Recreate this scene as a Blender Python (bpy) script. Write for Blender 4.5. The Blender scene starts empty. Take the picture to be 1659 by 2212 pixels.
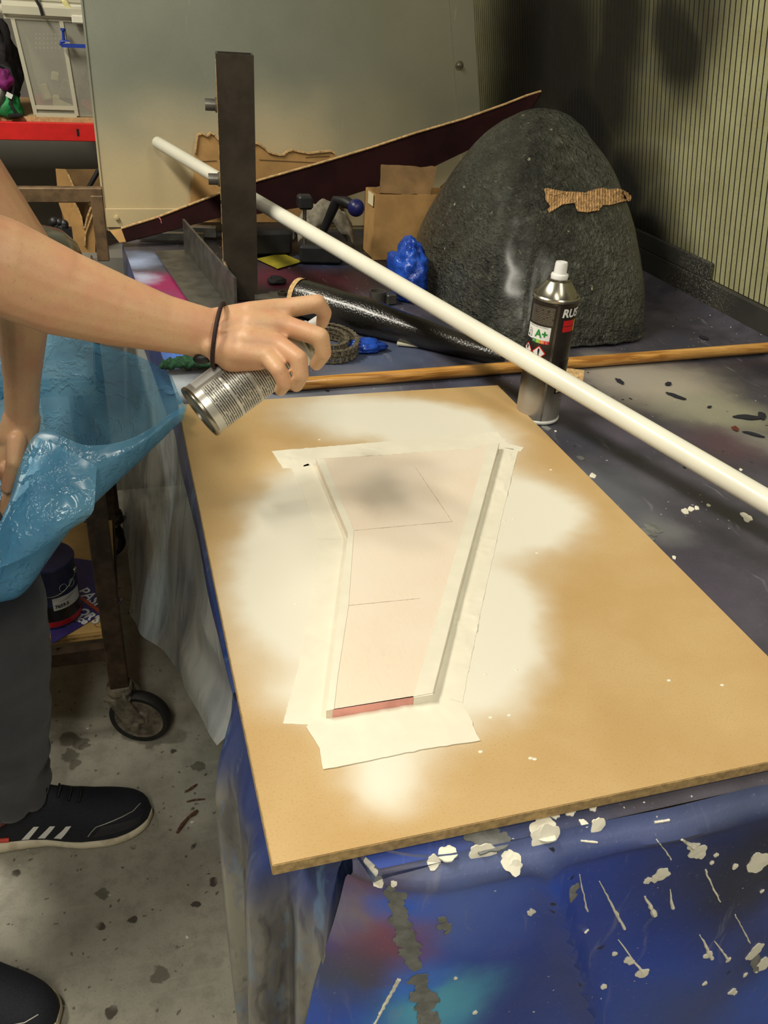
import bpy, bmesh, math, random
from mathutils import Vector, Matrix, noise as mnoise
from mathutils.bvhtree import BVHTree
random.seed(7)
SC = bpy.context.scene
COL = SC.collection
PI = math.pi

# ---------------------------------------------------------------- camera
FPX = 1847.15
RC = Matrix(((0.9583619, 0.09629101, -0.26883173),
             (-0.2794673, 0.50965109, -0.81372833),
             (0.05865566, 0.85497591, 0.51534038)))
CAM = Vector((0, 0, 1.34))
cd = bpy.data.cameras.new('camera')
cam = bpy.data.objects.new('camera', cd); COL.objects.link(cam)
cam.matrix_world = Matrix.Translation(CAM) @ RC.to_4x4()
cd.sensor_fit = 'HORIZONTAL'; cd.sensor_width = 36; cd.lens = FPX / 1659 * 36
cd.clip_start = 0.02; cd.clip_end = 50
SC.camera = cam

# ---------------------------------------------------------------- light
def srgb(r, g, b):
    f = lambda c: (c / 12.92 if c <= 0.04045 else ((c + 0.055) / 1.055) ** 2.4)
    return (f(r / 255), f(g / 255), f(b / 255), 1)
W = bpy.data.worlds.new('world'); SC.world = W; W.use_nodes = True
W.node_tree.nodes['Background'].inputs[0].default_value = (0.9, 0.95, 1.0, 1)
W.node_tree.nodes['Background'].inputs[1].default_value = 0.15
def area(name, loc, target, sx, sy, power, col):
    l = bpy.data.lights.new(name, 'AREA'); l.shape = 'RECTANGLE'; l.size = sx; l.size_y = sy
    l.energy = power; l.color = col
    o = bpy.data.objects.new(name, l); COL.objects.link(o); o.location = loc
    o.rotation_euler = (Vector(target) - Vector(loc)).to_track_quat('-Z', 'Y').to_euler()
WARM = (1.0, 0.94, 0.80)
area('ceiling_lamp_light', (-0.95, 1.25, 2.62), (-0.95, 1.25, 0), 0.22, 1.2, 42, WARM)
area('ceiling_lamp_light.001', (-0.35, -1.2, 2.62), (-0.35, -1.2, 0), 0.22, 1.5, 24, WARM)
area('ceiling_lamp_light.002', (0.80, -0.2, 2.62), (0.80, -0.2, 0), 0.22, 1.2, 9, WARM)
SC.view_settings.view_transform = 'Standard'; SC.view_settings.look = 'None'
SC.view_settings.exposure = 0.74; SC.view_settings.gamma = 1
SC.view_settings.use_curve_mapping = False

# ---------------------------------------------------------------- points measured off the place
TZ = 0.81            # top of the board
CZ = 0.798           # top of the cover
def _ray(px, py):
    return RC @ Vector((px - 829.5, -(py - 1106), -FPX))
def onz(px, py, z=CZ):
    d = _ray(px, py); return CAM + d * ((z - CAM.z) / d.z)
def ony(px, py, y):
    d = _ray(px, py); return CAM + d * (y / d.y)
def onx(px, py, x):
    d = _ray(px, py); return CAM + d * (x / d.x)
def dp(px, py, dist):
    return CAM + _ray(px, py) * (dist / FPX)
V3 = Vector

# ---------------------------------------------------------------- objects
ROOTM = {}
def tag(o, label=None, cat=None, group=None, kind=None):
    if label: o['label'] = label
    if cat: o['category'] = cat
    if group: o['group'] = group
    if kind: o['kind'] = kind
    return o
def thing(name, label, cat, loc=(0, 0, 0), rot=None, group=None):
    o = bpy.data.objects.new(name, None); COL.objects.link(o)
    m = Matrix.Translation(V3(loc))
    if rot is not None: m = m @ rot.to_4x4()
    o.matrix_basis = m; ROOTM[o.name] = m
    o.empty_display_size = 0.02
    return tag(o, label, cat, group)

class MB:
    def __init__(s): s.v = []; s.f = []
    def add(s, vs, fs):
        k = len(s.v); s.v += [V3(v) for v in vs]; s.f += [tuple(i + k for i in f) for f in fs]; return s
    def box(s, c, size, rot=None, bev=0, seg=1):
        bm = bmesh.new(); bmesh.ops.create_cube(bm, size=1)
        for v in bm.verts: v.co = V3((v.co.x * size[0], v.co.y * size[1], v.co.z * size[2]))
        if bev: bmesh.ops.bevel(bm, geom=list(bm.edges), offset=bev, segments=seg, affect='EDGES')
        bm.verts.index_update()
        M = rot.to_3x3() if rot is not None else Matrix.Identity(3)
        s.add([M @ v.co + V3(c) for v in bm.verts], [[v.index for v in f.verts] for f in bm.faces]); bm.free(); return s
    def bar(s, a, b, w, h, up=(0, 0, 1), bev=0):
        a, b = V3(a), V3(b); d = b - a; L = d.length; d.normalize()
        x = V3(up).cross(d)
        if x.length < 1e-4: x = V3((1, 0, 0)).cross(d)
        x.normalize(); y = d.cross(x)
        return s.box((a + b) / 2, (w, h, L), Matrix((x, y, d)).transposed(), bev)
    def tube(s, pts, r, n=16, caps=True, closed=False, squash=1.0, side=None):
        pts = [V3(p) for p in pts]; m = len(pts)
        rs = r if isinstance(r, (list, tuple)) else [r] * m
        rings = []; u = None
        for i, p in enumerate(pts):
            if closed: t = pts[(i + 1) % m] - pts[i - 1]
            else: t = pts[min(i + 1, m - 1)] - pts[max(i - 1, 0)]
            t.normalize()
            if u is None:
                u = V3(side) if side else (V3((0, 0, 1)) if abs(t.z) < .9 else V3((1, 0, 0)))
            u = (u - t * u.dot(t)).normalized(); w = t.cross(u)
            rings.append([p + (u * math.cos(a) + w * math.sin(a) * squash) * rs[i] for a in [2 * PI * k / n for k in range(n)]])
        vs = [v for rg in rings for v in rg]; fs = []
        for i in range(m if closed else m - 1):
            j = (i + 1) % m
            for k in range(n):
                fs.append((i * n + k, i * n + (k + 1) % n, j * n + (k + 1) % n, j * n + k))
        if caps and not closed:
            fs.append(tuple(range(n))[::-1]); fs.append(tuple((m - 1) * n + k for k in range(n)))
        return s.add(vs, fs)
    def lathe(s, prof, n=40, origin=(0, 0, 0), M=None, closed=False):
        M = M or Matrix.Identity(3); o = V3(origin); m = len(prof)
        vs = [o + M @ V3((r * math.cos(2 * PI * k / n), r * math.sin(2 * PI * k / n), z)) for r, z in prof for k in range(n)]
        fs = []
        for i in range(m if closed else m - 1):
            j = (i + 1) % m
            for k in range(n): fs.append((i * n + k, i * n + (k + 1) % n, j * n + (k + 1) % n, j * n + k))
        if not closed:
            if prof[0][0] > 1e-6: fs.append(tuple(range(n))[::-1])
            if prof[-1][0] > 1e-6: fs.append(tuple((m - 1) * n + k for k in range(n)))
        return s.add(vs, fs)
    def prism(s, poly, h):
        """closed polygon of 3-D points extruded by vector h"""
        h = V3(h); n = len(poly); a = [V3(p) for p in poly]
        s.add(a + [p + h for p in a], [tuple(range(n))[::-1], tuple(range(n, 2 * n))] +
              [(k, (k + 1) % n, n + (k + 1) % n, n + k) for k in range(n)]); return s
    def grid(s, rows, thick=0.0, closed=False):
        m, n = len(rows), len(rows[0]); vs = [V3(p) for r in rows for p in r]
        fs = [(i * n + j, i * n + j + 1, (i + 1) * n + j + 1, (i + 1) * n + j) for i in range(m - 1) for j in range(n - 1)]
        s.add(vs, fs); return s
    def sphere(s, c, r, n=20, m=12, M=None):
        rr = r if hasattr(r, '__len__') else (r, r, r); M = M or Matrix.Identity(3); c = V3(c)
        vs = [c + M @ V3((0, 0, -rr[2]))]
        for i in range(1, m):
            t = -PI / 2 + PI * i / m
            for k in range(n):
                a = 2 * PI * k / n
                vs.append(c + M @ V3((rr[0] * math.cos(t) * math.cos(a), rr[1] * math.cos(t) * math.sin(a), rr[2] * math.sin(t))))
        vs.append(c + M @ V3((0, 0, rr[2]))); fs = []
        for k in range(n):
            fs.append((0, 1 + (k + 1) % n, 1 + k)); e = 1 + (m - 2) * n
            fs.append((len(vs) - 1, e + k, e + (k + 1) % n))
        for i in range(m - 2):
            for k in range(n):
                a = 1 + i * n; fs.append((a + k, a + (k + 1) % n, a + n + (k + 1) % n, a + n + k))
        return s.add(vs, fs)
    def cone(s, p1, r1, p2, r2, n=18, flat=None, fs=1.0):
        """closed round cone (limb) with hemispherical ends; squashed by fs along the direction flat"""
        p1, p2 = V3(p1), V3(p2); d = p2 - p1; L = d.length; d = d / L
        u = d.orthogonal().normalized() if flat is None else (V3(flat) - d * V3(flat).dot(d)).normalized()
        w = d.cross(u); prof = []
        for i in range(6): a = -PI / 2 + PI / 2 * i / 5; prof.append((max(r1 * math.cos(a), 1e-5), r1 * math.sin(a)))
        for i in range(1, 6): prof.append((r1 + (r2 - r1) * i / 6, L * i / 6))
        for i in range(6): a = PI / 2 * i / 5; prof.append((max(r2 * math.cos(a), 1e-5), L + r2 * math.sin(a)))
        vs = [p1 + d * z + (u * math.cos(2 * PI * k / n) * fs + w * math.sin(2 * PI * k / n)) * r for r, z in prof for k in range(n)]
        m = len(prof); f = [(i * n + k, i * n + (k + 1) % n, (i + 1) * n + (k + 1) % n, (i + 1) * n + k) for i in range(m - 1) for k in range(n)]
        f += [tuple(range(n))[::-1], tuple((m - 1) * n + k for k in range(n))]
        return s.add(vs, f)

def finish(me, smooth, angle=0.7):
    if smooth:
        me.polygons.foreach_set('use_smooth', [True] * len(me.polygons))
        if angle: me.set_sharp_from_angle(angle=angle)
    me.update()
def link(name, me, mat, parent=None):
    o = bpy.data.objects.new(name, me); COL.objects.link(o)
    if mat is not None and not me.materials:
        for m in (mat if isinstance(mat, (list, tuple)) else [mat]): me.materials.append(m)
    if parent is not None: o.parent = parent
    return o
def obj(name, mb, mat, parent=None, smooth=True, angle=0.7, thick=0, local=False, recalc=True):
    me = bpy.data.meshes.new(name)
    vs = mb.v
    r = parent
    while r is not None and r.parent is not None: r = r.parent
    if r is not None and not local and r.name in ROOTM:
        inv = ROOTM[r.name].inverted(); vs = [inv @ v for v in vs]
    me.from_pydata(vs, [], mb.f)
    if thick:
        bm = bmesh.new(); bm.from_mesh(me); bmesh.ops.recalc_face_normals(bm, faces=bm.faces); bm.normal_update()
        bm.verts.index_update(); n_ = len(bm.verts)
        v2 = [v.co.copy() for v in bm.verts] + [v.co - v.normal * thick for v in bm.verts]
        f2 = [[v.index for v in f.verts] for f in bm.faces]; f2 += [[i + n_ for i in reversed(f)] for f in f2]
        f2 += [[l.vert.index, l.vert.index + n_, l.link_loop_next.vert.index + n_, l.link_loop_next.vert.index] for e in bm.edges if e.is_boundary for l in e.link_loops]
        bm.free(); me.clear_geometry(); me.from_pydata(v2, [], f2)
    elif recalc:
        bm = bmesh.new(); bm.from_mesh(me); bmesh.ops.recalc_face_normals(bm, faces=bm.faces); bm.to_mesh(me); bm.free()
    finish(me, smooth, angle)
    return link(name, me, mat, parent)
def organic(name, mb, mat, voxel, parent=None, smooth=6, disp=None):
    """many closed overlapping limbs -> one continuous skin"""
    me = bpy.data.meshes.new(name); me.from_pydata(mb.v, [], mb.f)
    t = bpy.data.objects.new(name + '_tmp', me); COL.objects.link(t)
    m = t.modifiers.new('r', 'REMESH'); m.mode = 'VOXEL'; m.voxel_size = voxel
    s = t.modifiers.new('s', 'SMOOTH'); s.factor = 0.5; s.iterations = smooth
    dg = bpy.context.evaluated_depsgraph_get()
    me2 = bpy.data.meshes.new_from_object(t.evaluated_get(dg))
    bpy.data.objects.remove(t); bpy.data.meshes.remove(me)
    me2.name = name; me2.materials.clear()
    if disp:
        ns = [v.normal.copy() for v in me2.vertices]
        for v, nn in zip(me2.vertices, ns): v.co += disp(v.co, nn)
    finish(me2, True, 0)
    r = parent
    while r is not None and r.parent is not None: r = r.parent
    if r is not None and r.name in ROOTM: me2.transform(ROOTM[r.name].inverted())
    return link(name, me2, mat, parent)
def text_geo(s, size, bold=0.0):
    c = bpy.data.curves.new('t', 'FONT'); c.body = s; c.size = size; c.align_x = 'CENTER'; c.align_y = 'CENTER'
    c.offset = bold; c.resolution_u = 3
    o = bpy.data.objects.new('t', c); COL.objects.link(o)
    me = bpy.data.meshes.new_from_object(o.evaluated_get(bpy.context.evaluated_depsgraph_get()))
    vs = [v.co.copy() for v in me.vertices]; fs = [tuple(p.vertices) for p in me.polygons]
    bpy.data.objects.remove(o); bpy.data.curves.remove(c); bpy.data.meshes.remove(me)
    return vs, fs

# ---------------------------------------------------------------- materials
class T:
    def __init__(s, name):
        s.m = bpy.data.materials.new(name); s.m.use_nodes = True; s.nt = s.m.node_tree
        s.b = s.nt.nodes['Principled BSDF']; s.out = s.nt.nodes['Material Output']; s._p = None
    def set(s, n, i, v):
        if isinstance(v, bpy.types.NodeSocket): s.nt.links.new(v, n.inputs[i])
        elif v is not None: n.inputs[i].default_value = v
    def node(s, t, ins=None, **kw):
        n = s.nt.nodes.new('ShaderNode' + t)
        for k, v in kw.items(): setattr(n, k, v)
        for i, v in (ins or {}).items(): s.set(n, i, v)
        return n
    def P(s):
        if s._p is None: s._p = s.node('NewGeometry').outputs['Position']
        return s._p
    def O(s): return s.node('TexCoord').outputs['Object']
    def sep(s, v=None): return s.node('SeparateXYZ', {0: v or s.P()}).outputs
    def noise(s, scale, detail=4, vec=None, dist=0.0, rough=.55, col=False):
        n = s.node('TexNoise', {'Vector': vec or s.P(), 'Scale': scale, 'Detail': detail, 'Distortion': dist, 'Roughness': rough})
        return n.outputs['Color' if col else 'Fac']
    def voro(s, scale, vec=None, feature='F1', out='Distance', rnd=1.0):
        n = s.node('TexVoronoi', {'Vector': vec or s.P(), 'Scale': scale, 'Randomness': rnd}, feature=feature); return n.outputs[out]
    def math(s, op, a, b=None, c=None):
        n = s.node('Math', {0: a, 1: b, 2: c}, operation=op); return n.outputs[0]
    def step(s, v, lo, hi, a=0.0, b=1.0):
        n = s.node('MapRange', {0: v, 1: lo, 2: hi, 3: a, 4: b}, interpolation_type='SMOOTHSTEP'); return n.outputs[0]
    def mix(s, f, a, b, blend='MIX'):
        n = s.node('Mix', data_type='RGBA', blend_type=blend)
        s.set(n, 0, f); s.set(n, 6, a); s.set(n, 7, b); return n.outputs[2]
    def ramp(s, f, stops):
        n = s.node('ValToRGB', {0: f}); e = n.color_ramp.elements
        while len(e) < len(stops): e.new(0.5)
        for k, (p, c) in enumerate(stops): e[k].position = p; e[k].color = c
        return n.outputs[0]
    def vmap(s, vec=None, scale=(1, 1, 1), rot=(0, 0, 0), loc=(0, 0, 0)):
        return s.node('Mapping', {0: vec or s.P(), 1: loc, 2: rot, 3: scale}).outputs[0]
    def warp(s, amt, scale, vec=None):
        c = s.node('VectorMath', {0: s.noise(scale, 3, vec, col=True), 1: (.5, .5, .5)}, operation='SUBTRACT').outputs[0]
        c = s.node('VectorMath', {0: c, 3: amt}, operation='SCALE').outputs[0]
        return s.node('VectorMath', {0: vec or s.P(), 1: c}, operation='ADD').outputs[0]
    def blob(s, vec, c, r, soft=.5):
        d = s.node('VectorMath', {0: vec, 1: tuple(c)}, operation='DISTANCE').outputs['Value']
        return s.step(d, r, r * (1 - soft))
    def bump(s, h, strength=.3, dist=.002):
        n = s.node('Bump', {'Height': h, 'Strength': strength, 'Distance': dist}); s.set(s.b, 'Normal', n.outputs[0])
    def fin(s, col=None, rough=None, metal=None, **kw):
        s.set(s.b, 'Base Color', col); s.set(s.b, 'Roughness', rough); s.set(s.b, 'Metallic', metal)
        for k, v in kw.items(): s.set(s.b, k.replace('_', ' '), v)
        return s.m
    def see_through(s, fac, tint=(1, 1, 1, 1)):
        t = s.node('BsdfTransparent', {0: tint}); mx = s.node('MixShader', {0: fac, 1: s.b.outputs[0], 2: t.outputs[0]})
        s.nt.links.new(mx.outputs[0], s.out.inputs[0]); return s.m
def plain(name, col, rough=.5, metal=0, var=.12, vs=40, bump=0, bs=200, col2=None, **kw):
    t = T(name); n = t.noise(vs, 4)
    dark = col2 or tuple(c * (1 - 2 * var) for c in col[:3]) + (1,)
    lite = tuple(min(1, c * (1 + var)) for c in col[:3]) + (1,)
    if bump: t.bump(t.noise(bs, 3), bump, .001)
    return t.fin(t.mix(t.step(n, .3, .7), dark, lite), rough, metal, **kw)

M = {}
M['white_plastic'] = plain('white_plastic', srgb(225, 222, 205), .32, var=.03)
M['pvc'] = plain('pvc', srgb(226, 224, 208), .28, var=.035, vs=9)
M['cap'] = plain('cap', srgb(228, 228, 225), .35, var=.02)
M['steel_dark'] = plain('steel_dark', srgb(66, 59, 50), .42, .55, var=.14, vs=25, bump=.15)
M['steel_side'] = plain('steel_side', srgb(120, 104, 84), .45, .5, var=.2, vs=30)
M['steel_mid'] = plain('steel_mid', srgb(112, 110, 104), .38, .7, var=.15, vs=30)
M['tin'] = plain('tin', srgb(150, 146, 132), .25, .9, var=.05)
M['chain'] = plain('chain', srgb(158, 148, 126), .35, .8, var=.2, vs=300)
M['pin'] = plain('pin', srgb(200, 190, 165), .3, .8, var=.1)
M['black'] = plain('black', srgb(26, 26, 27), .5, var=.2)
M['rubber'] = plain('rubber', srgb(24, 23, 22), .7, var=.2)
M['cardboard'] = plain('cardboard', srgb(178, 138, 84), .85, var=.1, vs=18, bump=.1)
M['cardboard_dark'] = plain('cardboard_dark', srgb(120, 92, 56), .85, var=.14, vs=18)
M['torn_card'] = plain('torn_card', srgb(196, 162, 112), .9, var=.2, vs=160, bump=.4)
M['maroon'] = plain('maroon', srgb(74, 22, 26), .6, var=.2, vs=10)
M['maroon_dark'] = plain('maroon_dark', srgb(34, 13, 14), .9, var=.2, vs=10, Specular_IOR_Level=.12)
M['red_paint'] = plain('red_paint', srgb(214, 36, 34), .42, var=.05)
M['chip'] = plain('chip', srgb(190, 158, 112), .85, var=.12, vs=120)
M['blue_tool'] = plain('blue_tool', srgb(34, 62, 160), .4, var=.08)
M['ball_blue'] = plain('ball_blue', srgb(30, 32, 92), .35, var=.08)
M['grey_cloth'] = plain('grey_cloth', srgb(120, 114, 100), .95, var=.2, vs=60)
M['yellow'] = plain('yellow', srgb(150, 140, 40), .5, var=.1)
M['green'] = plain('green', srgb(32, 74, 46), .95, var=.3, vs=200)
M['tape'] = plain('tape', srgb(226, 221, 202), .5, var=.02, vs=40)
M['tape_old'] = plain('tape_old', srgb(232, 222, 182), .5, var=.03, vs=40)
M['flake'] = plain('flake', srgb(30, 32, 44), .6, var=.1)
M['flake_white'] = plain('flake_white', srgb(228, 224, 206), .5, var=.04)
M['red_text'] = plain('red_text', srgb(200, 30, 34), .4, var=.03)
M['green_text'] = plain('green_text', srgb(28, 128, 50), .4, var=.03)
M['white_text'] = plain('white_text', srgb(225, 225, 222), .4, var=.02)
M['yellow_text'] = plain('yellow_text', srgb(200, 190, 50), .4, var=.02)
M['orange_text'] = plain('orange_text', srgb(225, 120, 50), .4, var=.02)
M['lime_text'] = plain('lime_text', srgb(140, 190, 50), .4, var=.02)
M['black_text'] = plain('black_text', srgb(20, 20, 20), .5, var=.02)
M['label_grey'] = plain('label_grey', srgb(176, 174, 165), .35, .2, var=.03)
M['tshirt'] = plain('tshirt', srgb(70, 82, 96), .9, var=.1, vs=60, bump=.2, bs=600)
M['shoe'] = plain('shoe', srgb(26, 29, 40), .8, var=.25, vs=500, bump=.5, bs=900)
M['shoe_toe'] = plain('shoe_toe', srgb(44, 42, 46), .6, var=.1)
M['shoe_orange'] = plain('shoe_orange', srgb(205, 66, 44), .6, var=.05)
M['hairtie'] = plain('hairtie', srgb(46, 24, 22), .8, var=.2, vs=300)
M['hair'] = plain('hair', srgb(40, 28, 20), .6, var=.2, vs=200)
M['eye'] = plain('eye', srgb(230, 228, 222), .2, var=.01)
M['rust'] = plain('rust', srgb(70, 54, 40), .6, .3, var=.25, vs=40, bump=.2)
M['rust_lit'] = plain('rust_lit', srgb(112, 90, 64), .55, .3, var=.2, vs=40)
M['caster'] = plain('caster', srgb(112, 104, 90), .75, .2, var=.25, vs=60, bump=.4, bs=150)
M['ply'] = plain('ply', srgb(196, 158, 96), .6, var=.08, vs=14)
M['ply_edge'] = plain('ply_edge', srgb(176, 142, 88), .8, var=.3, vs=90)
M['sign_blue'] = plain('sign_blue', srgb(52, 44, 108), .45, var=.08)
M['sign_orange'] = plain('sign_orange', srgb(190, 78, 44), .5, var=.05)
M['paint_tin'] = plain('paint_tin', srgb(38, 44, 80), .35, var=.1)
M['paint_tin_black'] = plain('paint_tin_black', srgb(20, 20, 22), .35, var=.1)
M['purple_bag'] = plain('purple_bag', srgb(130, 30, 110), .7, var=.2)
M['green_bag'] = plain('green_bag', srgb(20, 130, 66), .6, var=.2)
M['dark_bag'] = plain('dark_bag', srgb(34, 30, 34), .8, var=.3)
M['contents'] = plain('contents', srgb(204, 196, 160), .7, var=.1)
M['contents_red'] = plain('contents_red', srgb(170, 70, 76), .7, var=.1)
M['contents_brown'] = plain('contents_brown', srgb(120, 96, 76), .7, var=.3)
M['twig'] = plain('twig', srgb(92, 62, 38), .8, var=.3, vs=120)
M['red_edge'] = plain('red_edge', srgb(226, 158, 146), .5, var=.12, vs=30)
M['wall'] = plain('wall', srgb(120, 118, 110), .85, var=.06, vs=3)
M['ceiling'] = plain('ceiling', srgb(190, 188, 178), .9, var=.04, vs=3)
M['baseboard'] = None

def m_skin():
    t = T('skin'); n = t.noise(28, 4); f = t.noise(420, 3)
    c = t.mix(t.step(n, .35, .68), srgb(206, 166, 126), srgb(204, 152, 118))
    c = t.mix(t.step(f, .55, .8), c, srgb(192, 142, 106))
    t.bump(f, .12, .0006)
    return t.fin(c, .48, 0, Subsurface_Weight=.12, Subsurface_Radius=(.012, .005, .003), Subsurface_Scale=.6)
M['skin'] = m_skin()

def m_floor():
    t = T('concrete'); p = t.P()
    a = t.noise(3.5, 6); b = t.noise(26, 6, rough=.7); fine = t.noise(240, 3)
    c = t.mix(t.step(a, .3, .7), srgb(140, 137, 124), srgb(166, 162, 148))
    c = t.mix(t.step(b, .42, .7, 0, .55), c, srgb(118, 115, 103))
    c = t.mix(t.step(fine, .55, .75, 0, .35), c, srgb(84, 82, 74))
    st = t.vmap(rot=(0, 0, .9), scale=(8, 70, 1)); sc = t.noise(1, 4, st)
    c = t.mix(t.step(sc, .58, .75, 0, .35), c, srgb(168, 165, 150))
    w = t.warp(.03, 30)
    v = t.voro(16, w); sp = t.step(v, .16, .12); rnd = t.noise(7, 2)
    c = t.mix(t.math('MULTIPLY', sp, t.step(rnd, .47, .53)), c, srgb(70, 64, 56))
    v2 = t.voro(46, w); c = t.mix(t.step(v2, .15, .1, 0, .8), c, srgb(84, 78, 68))
    v3 = t.voro(30, t.vmap(w, loc=(3.3, 1.7, 0))); c = t.mix(t.math('MULTIPLY', t.step(v3, .09, .06), t.step(rnd, .5, .6)), c, srgb(214, 210, 196))
    for px, py, r in ((150, 1597, .022), (172, 1603, .018), (152, 1632, .020), (160, 1650, .014), (182, 1612, .010), (430, 1655, .016), (345, 2105, .018), (220, 1935, .012)):
        c = t.mix(t.math('MULTIPLY', t.blob(t.warp(.03, 38), onz(px, py, 0), r, .25), .75), c, srgb(78, 74, 62))
    t.bump(t.math('ADD', b, t.math('MULTIPLY', fine, .5)), .25, .003)
    return t.fin(c, t.step(a, .3, .7, .55, .75), 0)
M['floor'] = m_floor()

def m_mdf():
    t = T('mdf_oversprayed'); p = t.P()
    f = t.noise(500, 3); g = t.noise(9, 4)
    c = t.mix(t.step(g, .3, .7), srgb(184, 152, 102), srgb(192, 163, 115))
    c = t.mix(t.step(f, .5, .75, 0, .45), c, srgb(170, 130, 78))
    st = t.voro(9, t.warp(.06, 14)); c = t.mix(t.math('MULTIPLY', t.step(st, .2, .13), t.step(t.noise(3, 2), .55, .6, 0, .55)), c, srgb(176, 126, 66))
    w = t.warp(.07, 7, t.warp(.02, 24)); tot = None
    for px, py, r, s in [(700, 890, .10, .8), (800, 900, .10, .9), (900, 905, .10, 1), (980, 930, .10, .9), (1010, 960, .12, .9),
                         (860, 1150, .20, 1.2), (800, 1320, .18, 1.2), (660, 1120, .085, 1), (650, 1220, .085, 1), (680, 1320, .07, .9),
                         (1100, 1080, .10, 1), (1140, 1120, .09, .9), (1085, 1320, .07, 1), (1090, 1400, .065, .9), (1010, 1500, .06, .8),
                         (700, 1500, .06, .7), (830, 1715, .042, .45), (830, 1640, .07, .75), (680, 1030, .08, .8)]:
        q = onz(px, py, TZ); m_ = t.math('MULTIPLY', t.blob(w, q, r * 1.3, .98), s)
        tot = m_ if tot is None else t.math('ADD', tot, m_)
    tot = t.step(tot, .02, 1.15, 0, .93)
    c = t.mix(tot, c, srgb(226, 223, 208))
    t.bump(f, .08, .0006)
    return t.fin(c, .5, 0)
M['mdf'] = m_mdf()
M['mdf_edge'] = plain('mdf_edge', srgb(176, 148, 100), .8, var=.15, vs=160)

def m_work():
    t = T('pink_primed_wood'); p = t.P()
    st = t.vmap(rot=(0, 0, .19), scale=(30, 3.2, 1)); g = t.noise(3, 5, t.warp(.05, 3, st), dist=1.2)
    w = t.math('FRACT', t.math('MULTIPLY', g, 9.0))
    c = t.mix(t.step(w, .78, .98, 0, .16), srgb(226, 211, 190), srgb(200, 164, 144))
    c = t.mix(t.step(t.noise(7, 3), .35, .65, 0, .7), c, srgb(228, 217, 200))
    t.bump(w, .04, .0005)
    return t.fin(c, .5, 0)
M['work'] = m_work()

def m_cover(name, blobs, base, base2, rough=.38, edge=None):
    t = T(name); w = t.warp(.10, 6, t.warp(.03, 25))
    n = t.noise(11, 5); c = t.mix(t.step(n, .3, .7), base, base2)
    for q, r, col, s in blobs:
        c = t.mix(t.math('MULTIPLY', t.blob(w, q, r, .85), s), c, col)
    if edge: c = t.mix(t.step(t.sep(t.warp(.012, 20))[2], .768, .786, 0, .75), c, edge)
    f = t.noise(330, 3); c = t.mix(t.step(f, .62, .8, 0, .35), c, srgb(150, 150, 155))
    st = t.noise(1, 5, t.vmap(t.warp(.1, 5), scale=(60, 9, 9))); c = t.mix(t.step(st, .62, .74, 0, .28), c, srgb(150, 150, 158))
    d = t.voro(70, t.warp(.02, 40)); c = t.mix(t.math('MULTIPLY', t.step(d, .085, .05), t.step(t.noise(6, 2), .52, .58)), c, srgb(205, 203, 195))
    d2 = t.voro(40, t.vmap(t.warp(.03, 50), loc=(1, 5, 2))); c = t.mix(t.math('MULTIPLY', t.step(d2, .13, .09), t.step(t.noise(8, 2), .55, .6)), c, srgb(20, 22, 34))
    t.bump(t.math('ADD', t.noise(60, 4), t.math('MULTIPLY', f, .3)), .2, .002)
    return t.fin(c, t.step(n, .3, .7, rough, rough + .2), 0)
TB = [(V3((.35, 2.15, CZ)), .42, srgb(16, 15, 18), .95), (V3((.62, 1.9, CZ)), .25, srgb(20, 20, 26), .8), (onz(350, 610), .12, srgb(140, 26, 84), 1), (onz(420, 640), .10, srgb(150, 30, 92), .9), (onz(600, 600), .16, srgb(86, 20, 40), .9),  # first two blobs: shade over the far end, painted into the cover colour
      (onz(720, 610), .14, srgb(80, 20, 34), .8), (onz(270, 560), .10, srgb(150, 164, 196), 1), (onz(300, 600), .06, srgb(170, 180, 205), .8),
      (onz(380, 770), .07, srgb(66, 112, 200), 1), (onz(370, 830), .07, srgb(190, 200, 210), .9), (onz(600, 880), .12, srgb(140, 146, 160), .8),
      (onz(820, 770), .16, srgb(76, 88, 116), .9), (onz(780, 840), .12, srgb(120, 124, 138), .8), (onz(700, 560), .12, srgb(44, 60, 96), .7),
      (onz(1430, 830), .17, srgb(166, 158, 144), .95), (onz(1340, 800), .12, srgb(158, 152, 142), .9), (onz(1560, 890), .13, srgb(150, 148, 128), .85), (onz(1640, 960), .06, srgb(150, 150, 140), .7), (onz(1330, 920), .10, srgb(84, 78, 92), .8), (onz(1400, 1250), .15, srgb(72, 66, 80), .8),
      (onz(1300, 1060), .13, srgb(92, 96, 104), .8), (onz(1420, 1140), .06, srgb(110, 112, 112), .7), (onz(1560, 960), .10, srgb(84, 62, 72), .8), (onz(1480, 740), .12, srgb(54, 54, 68), .9),
      (onz(1640, 800), .08, srgb(30, 32, 48), .9), (onz(1250, 960), .08, srgb(52, 54, 66), .9), (onz(1000, 830), .06, srgb(70, 78, 100), .7),
      (onz(600, 520), .45, srgb(16, 15, 18), .0), (onz(850, 1860), .16, srgb(44, 70, 150), .9), (onz(1150, 1800), .12, srgb(54, 66, 104), .8)]
M['cover'] = m_cover('painted_cover', TB, srgb(54, 54, 64), srgb(78, 74, 84))
FY = 0.36
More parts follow.
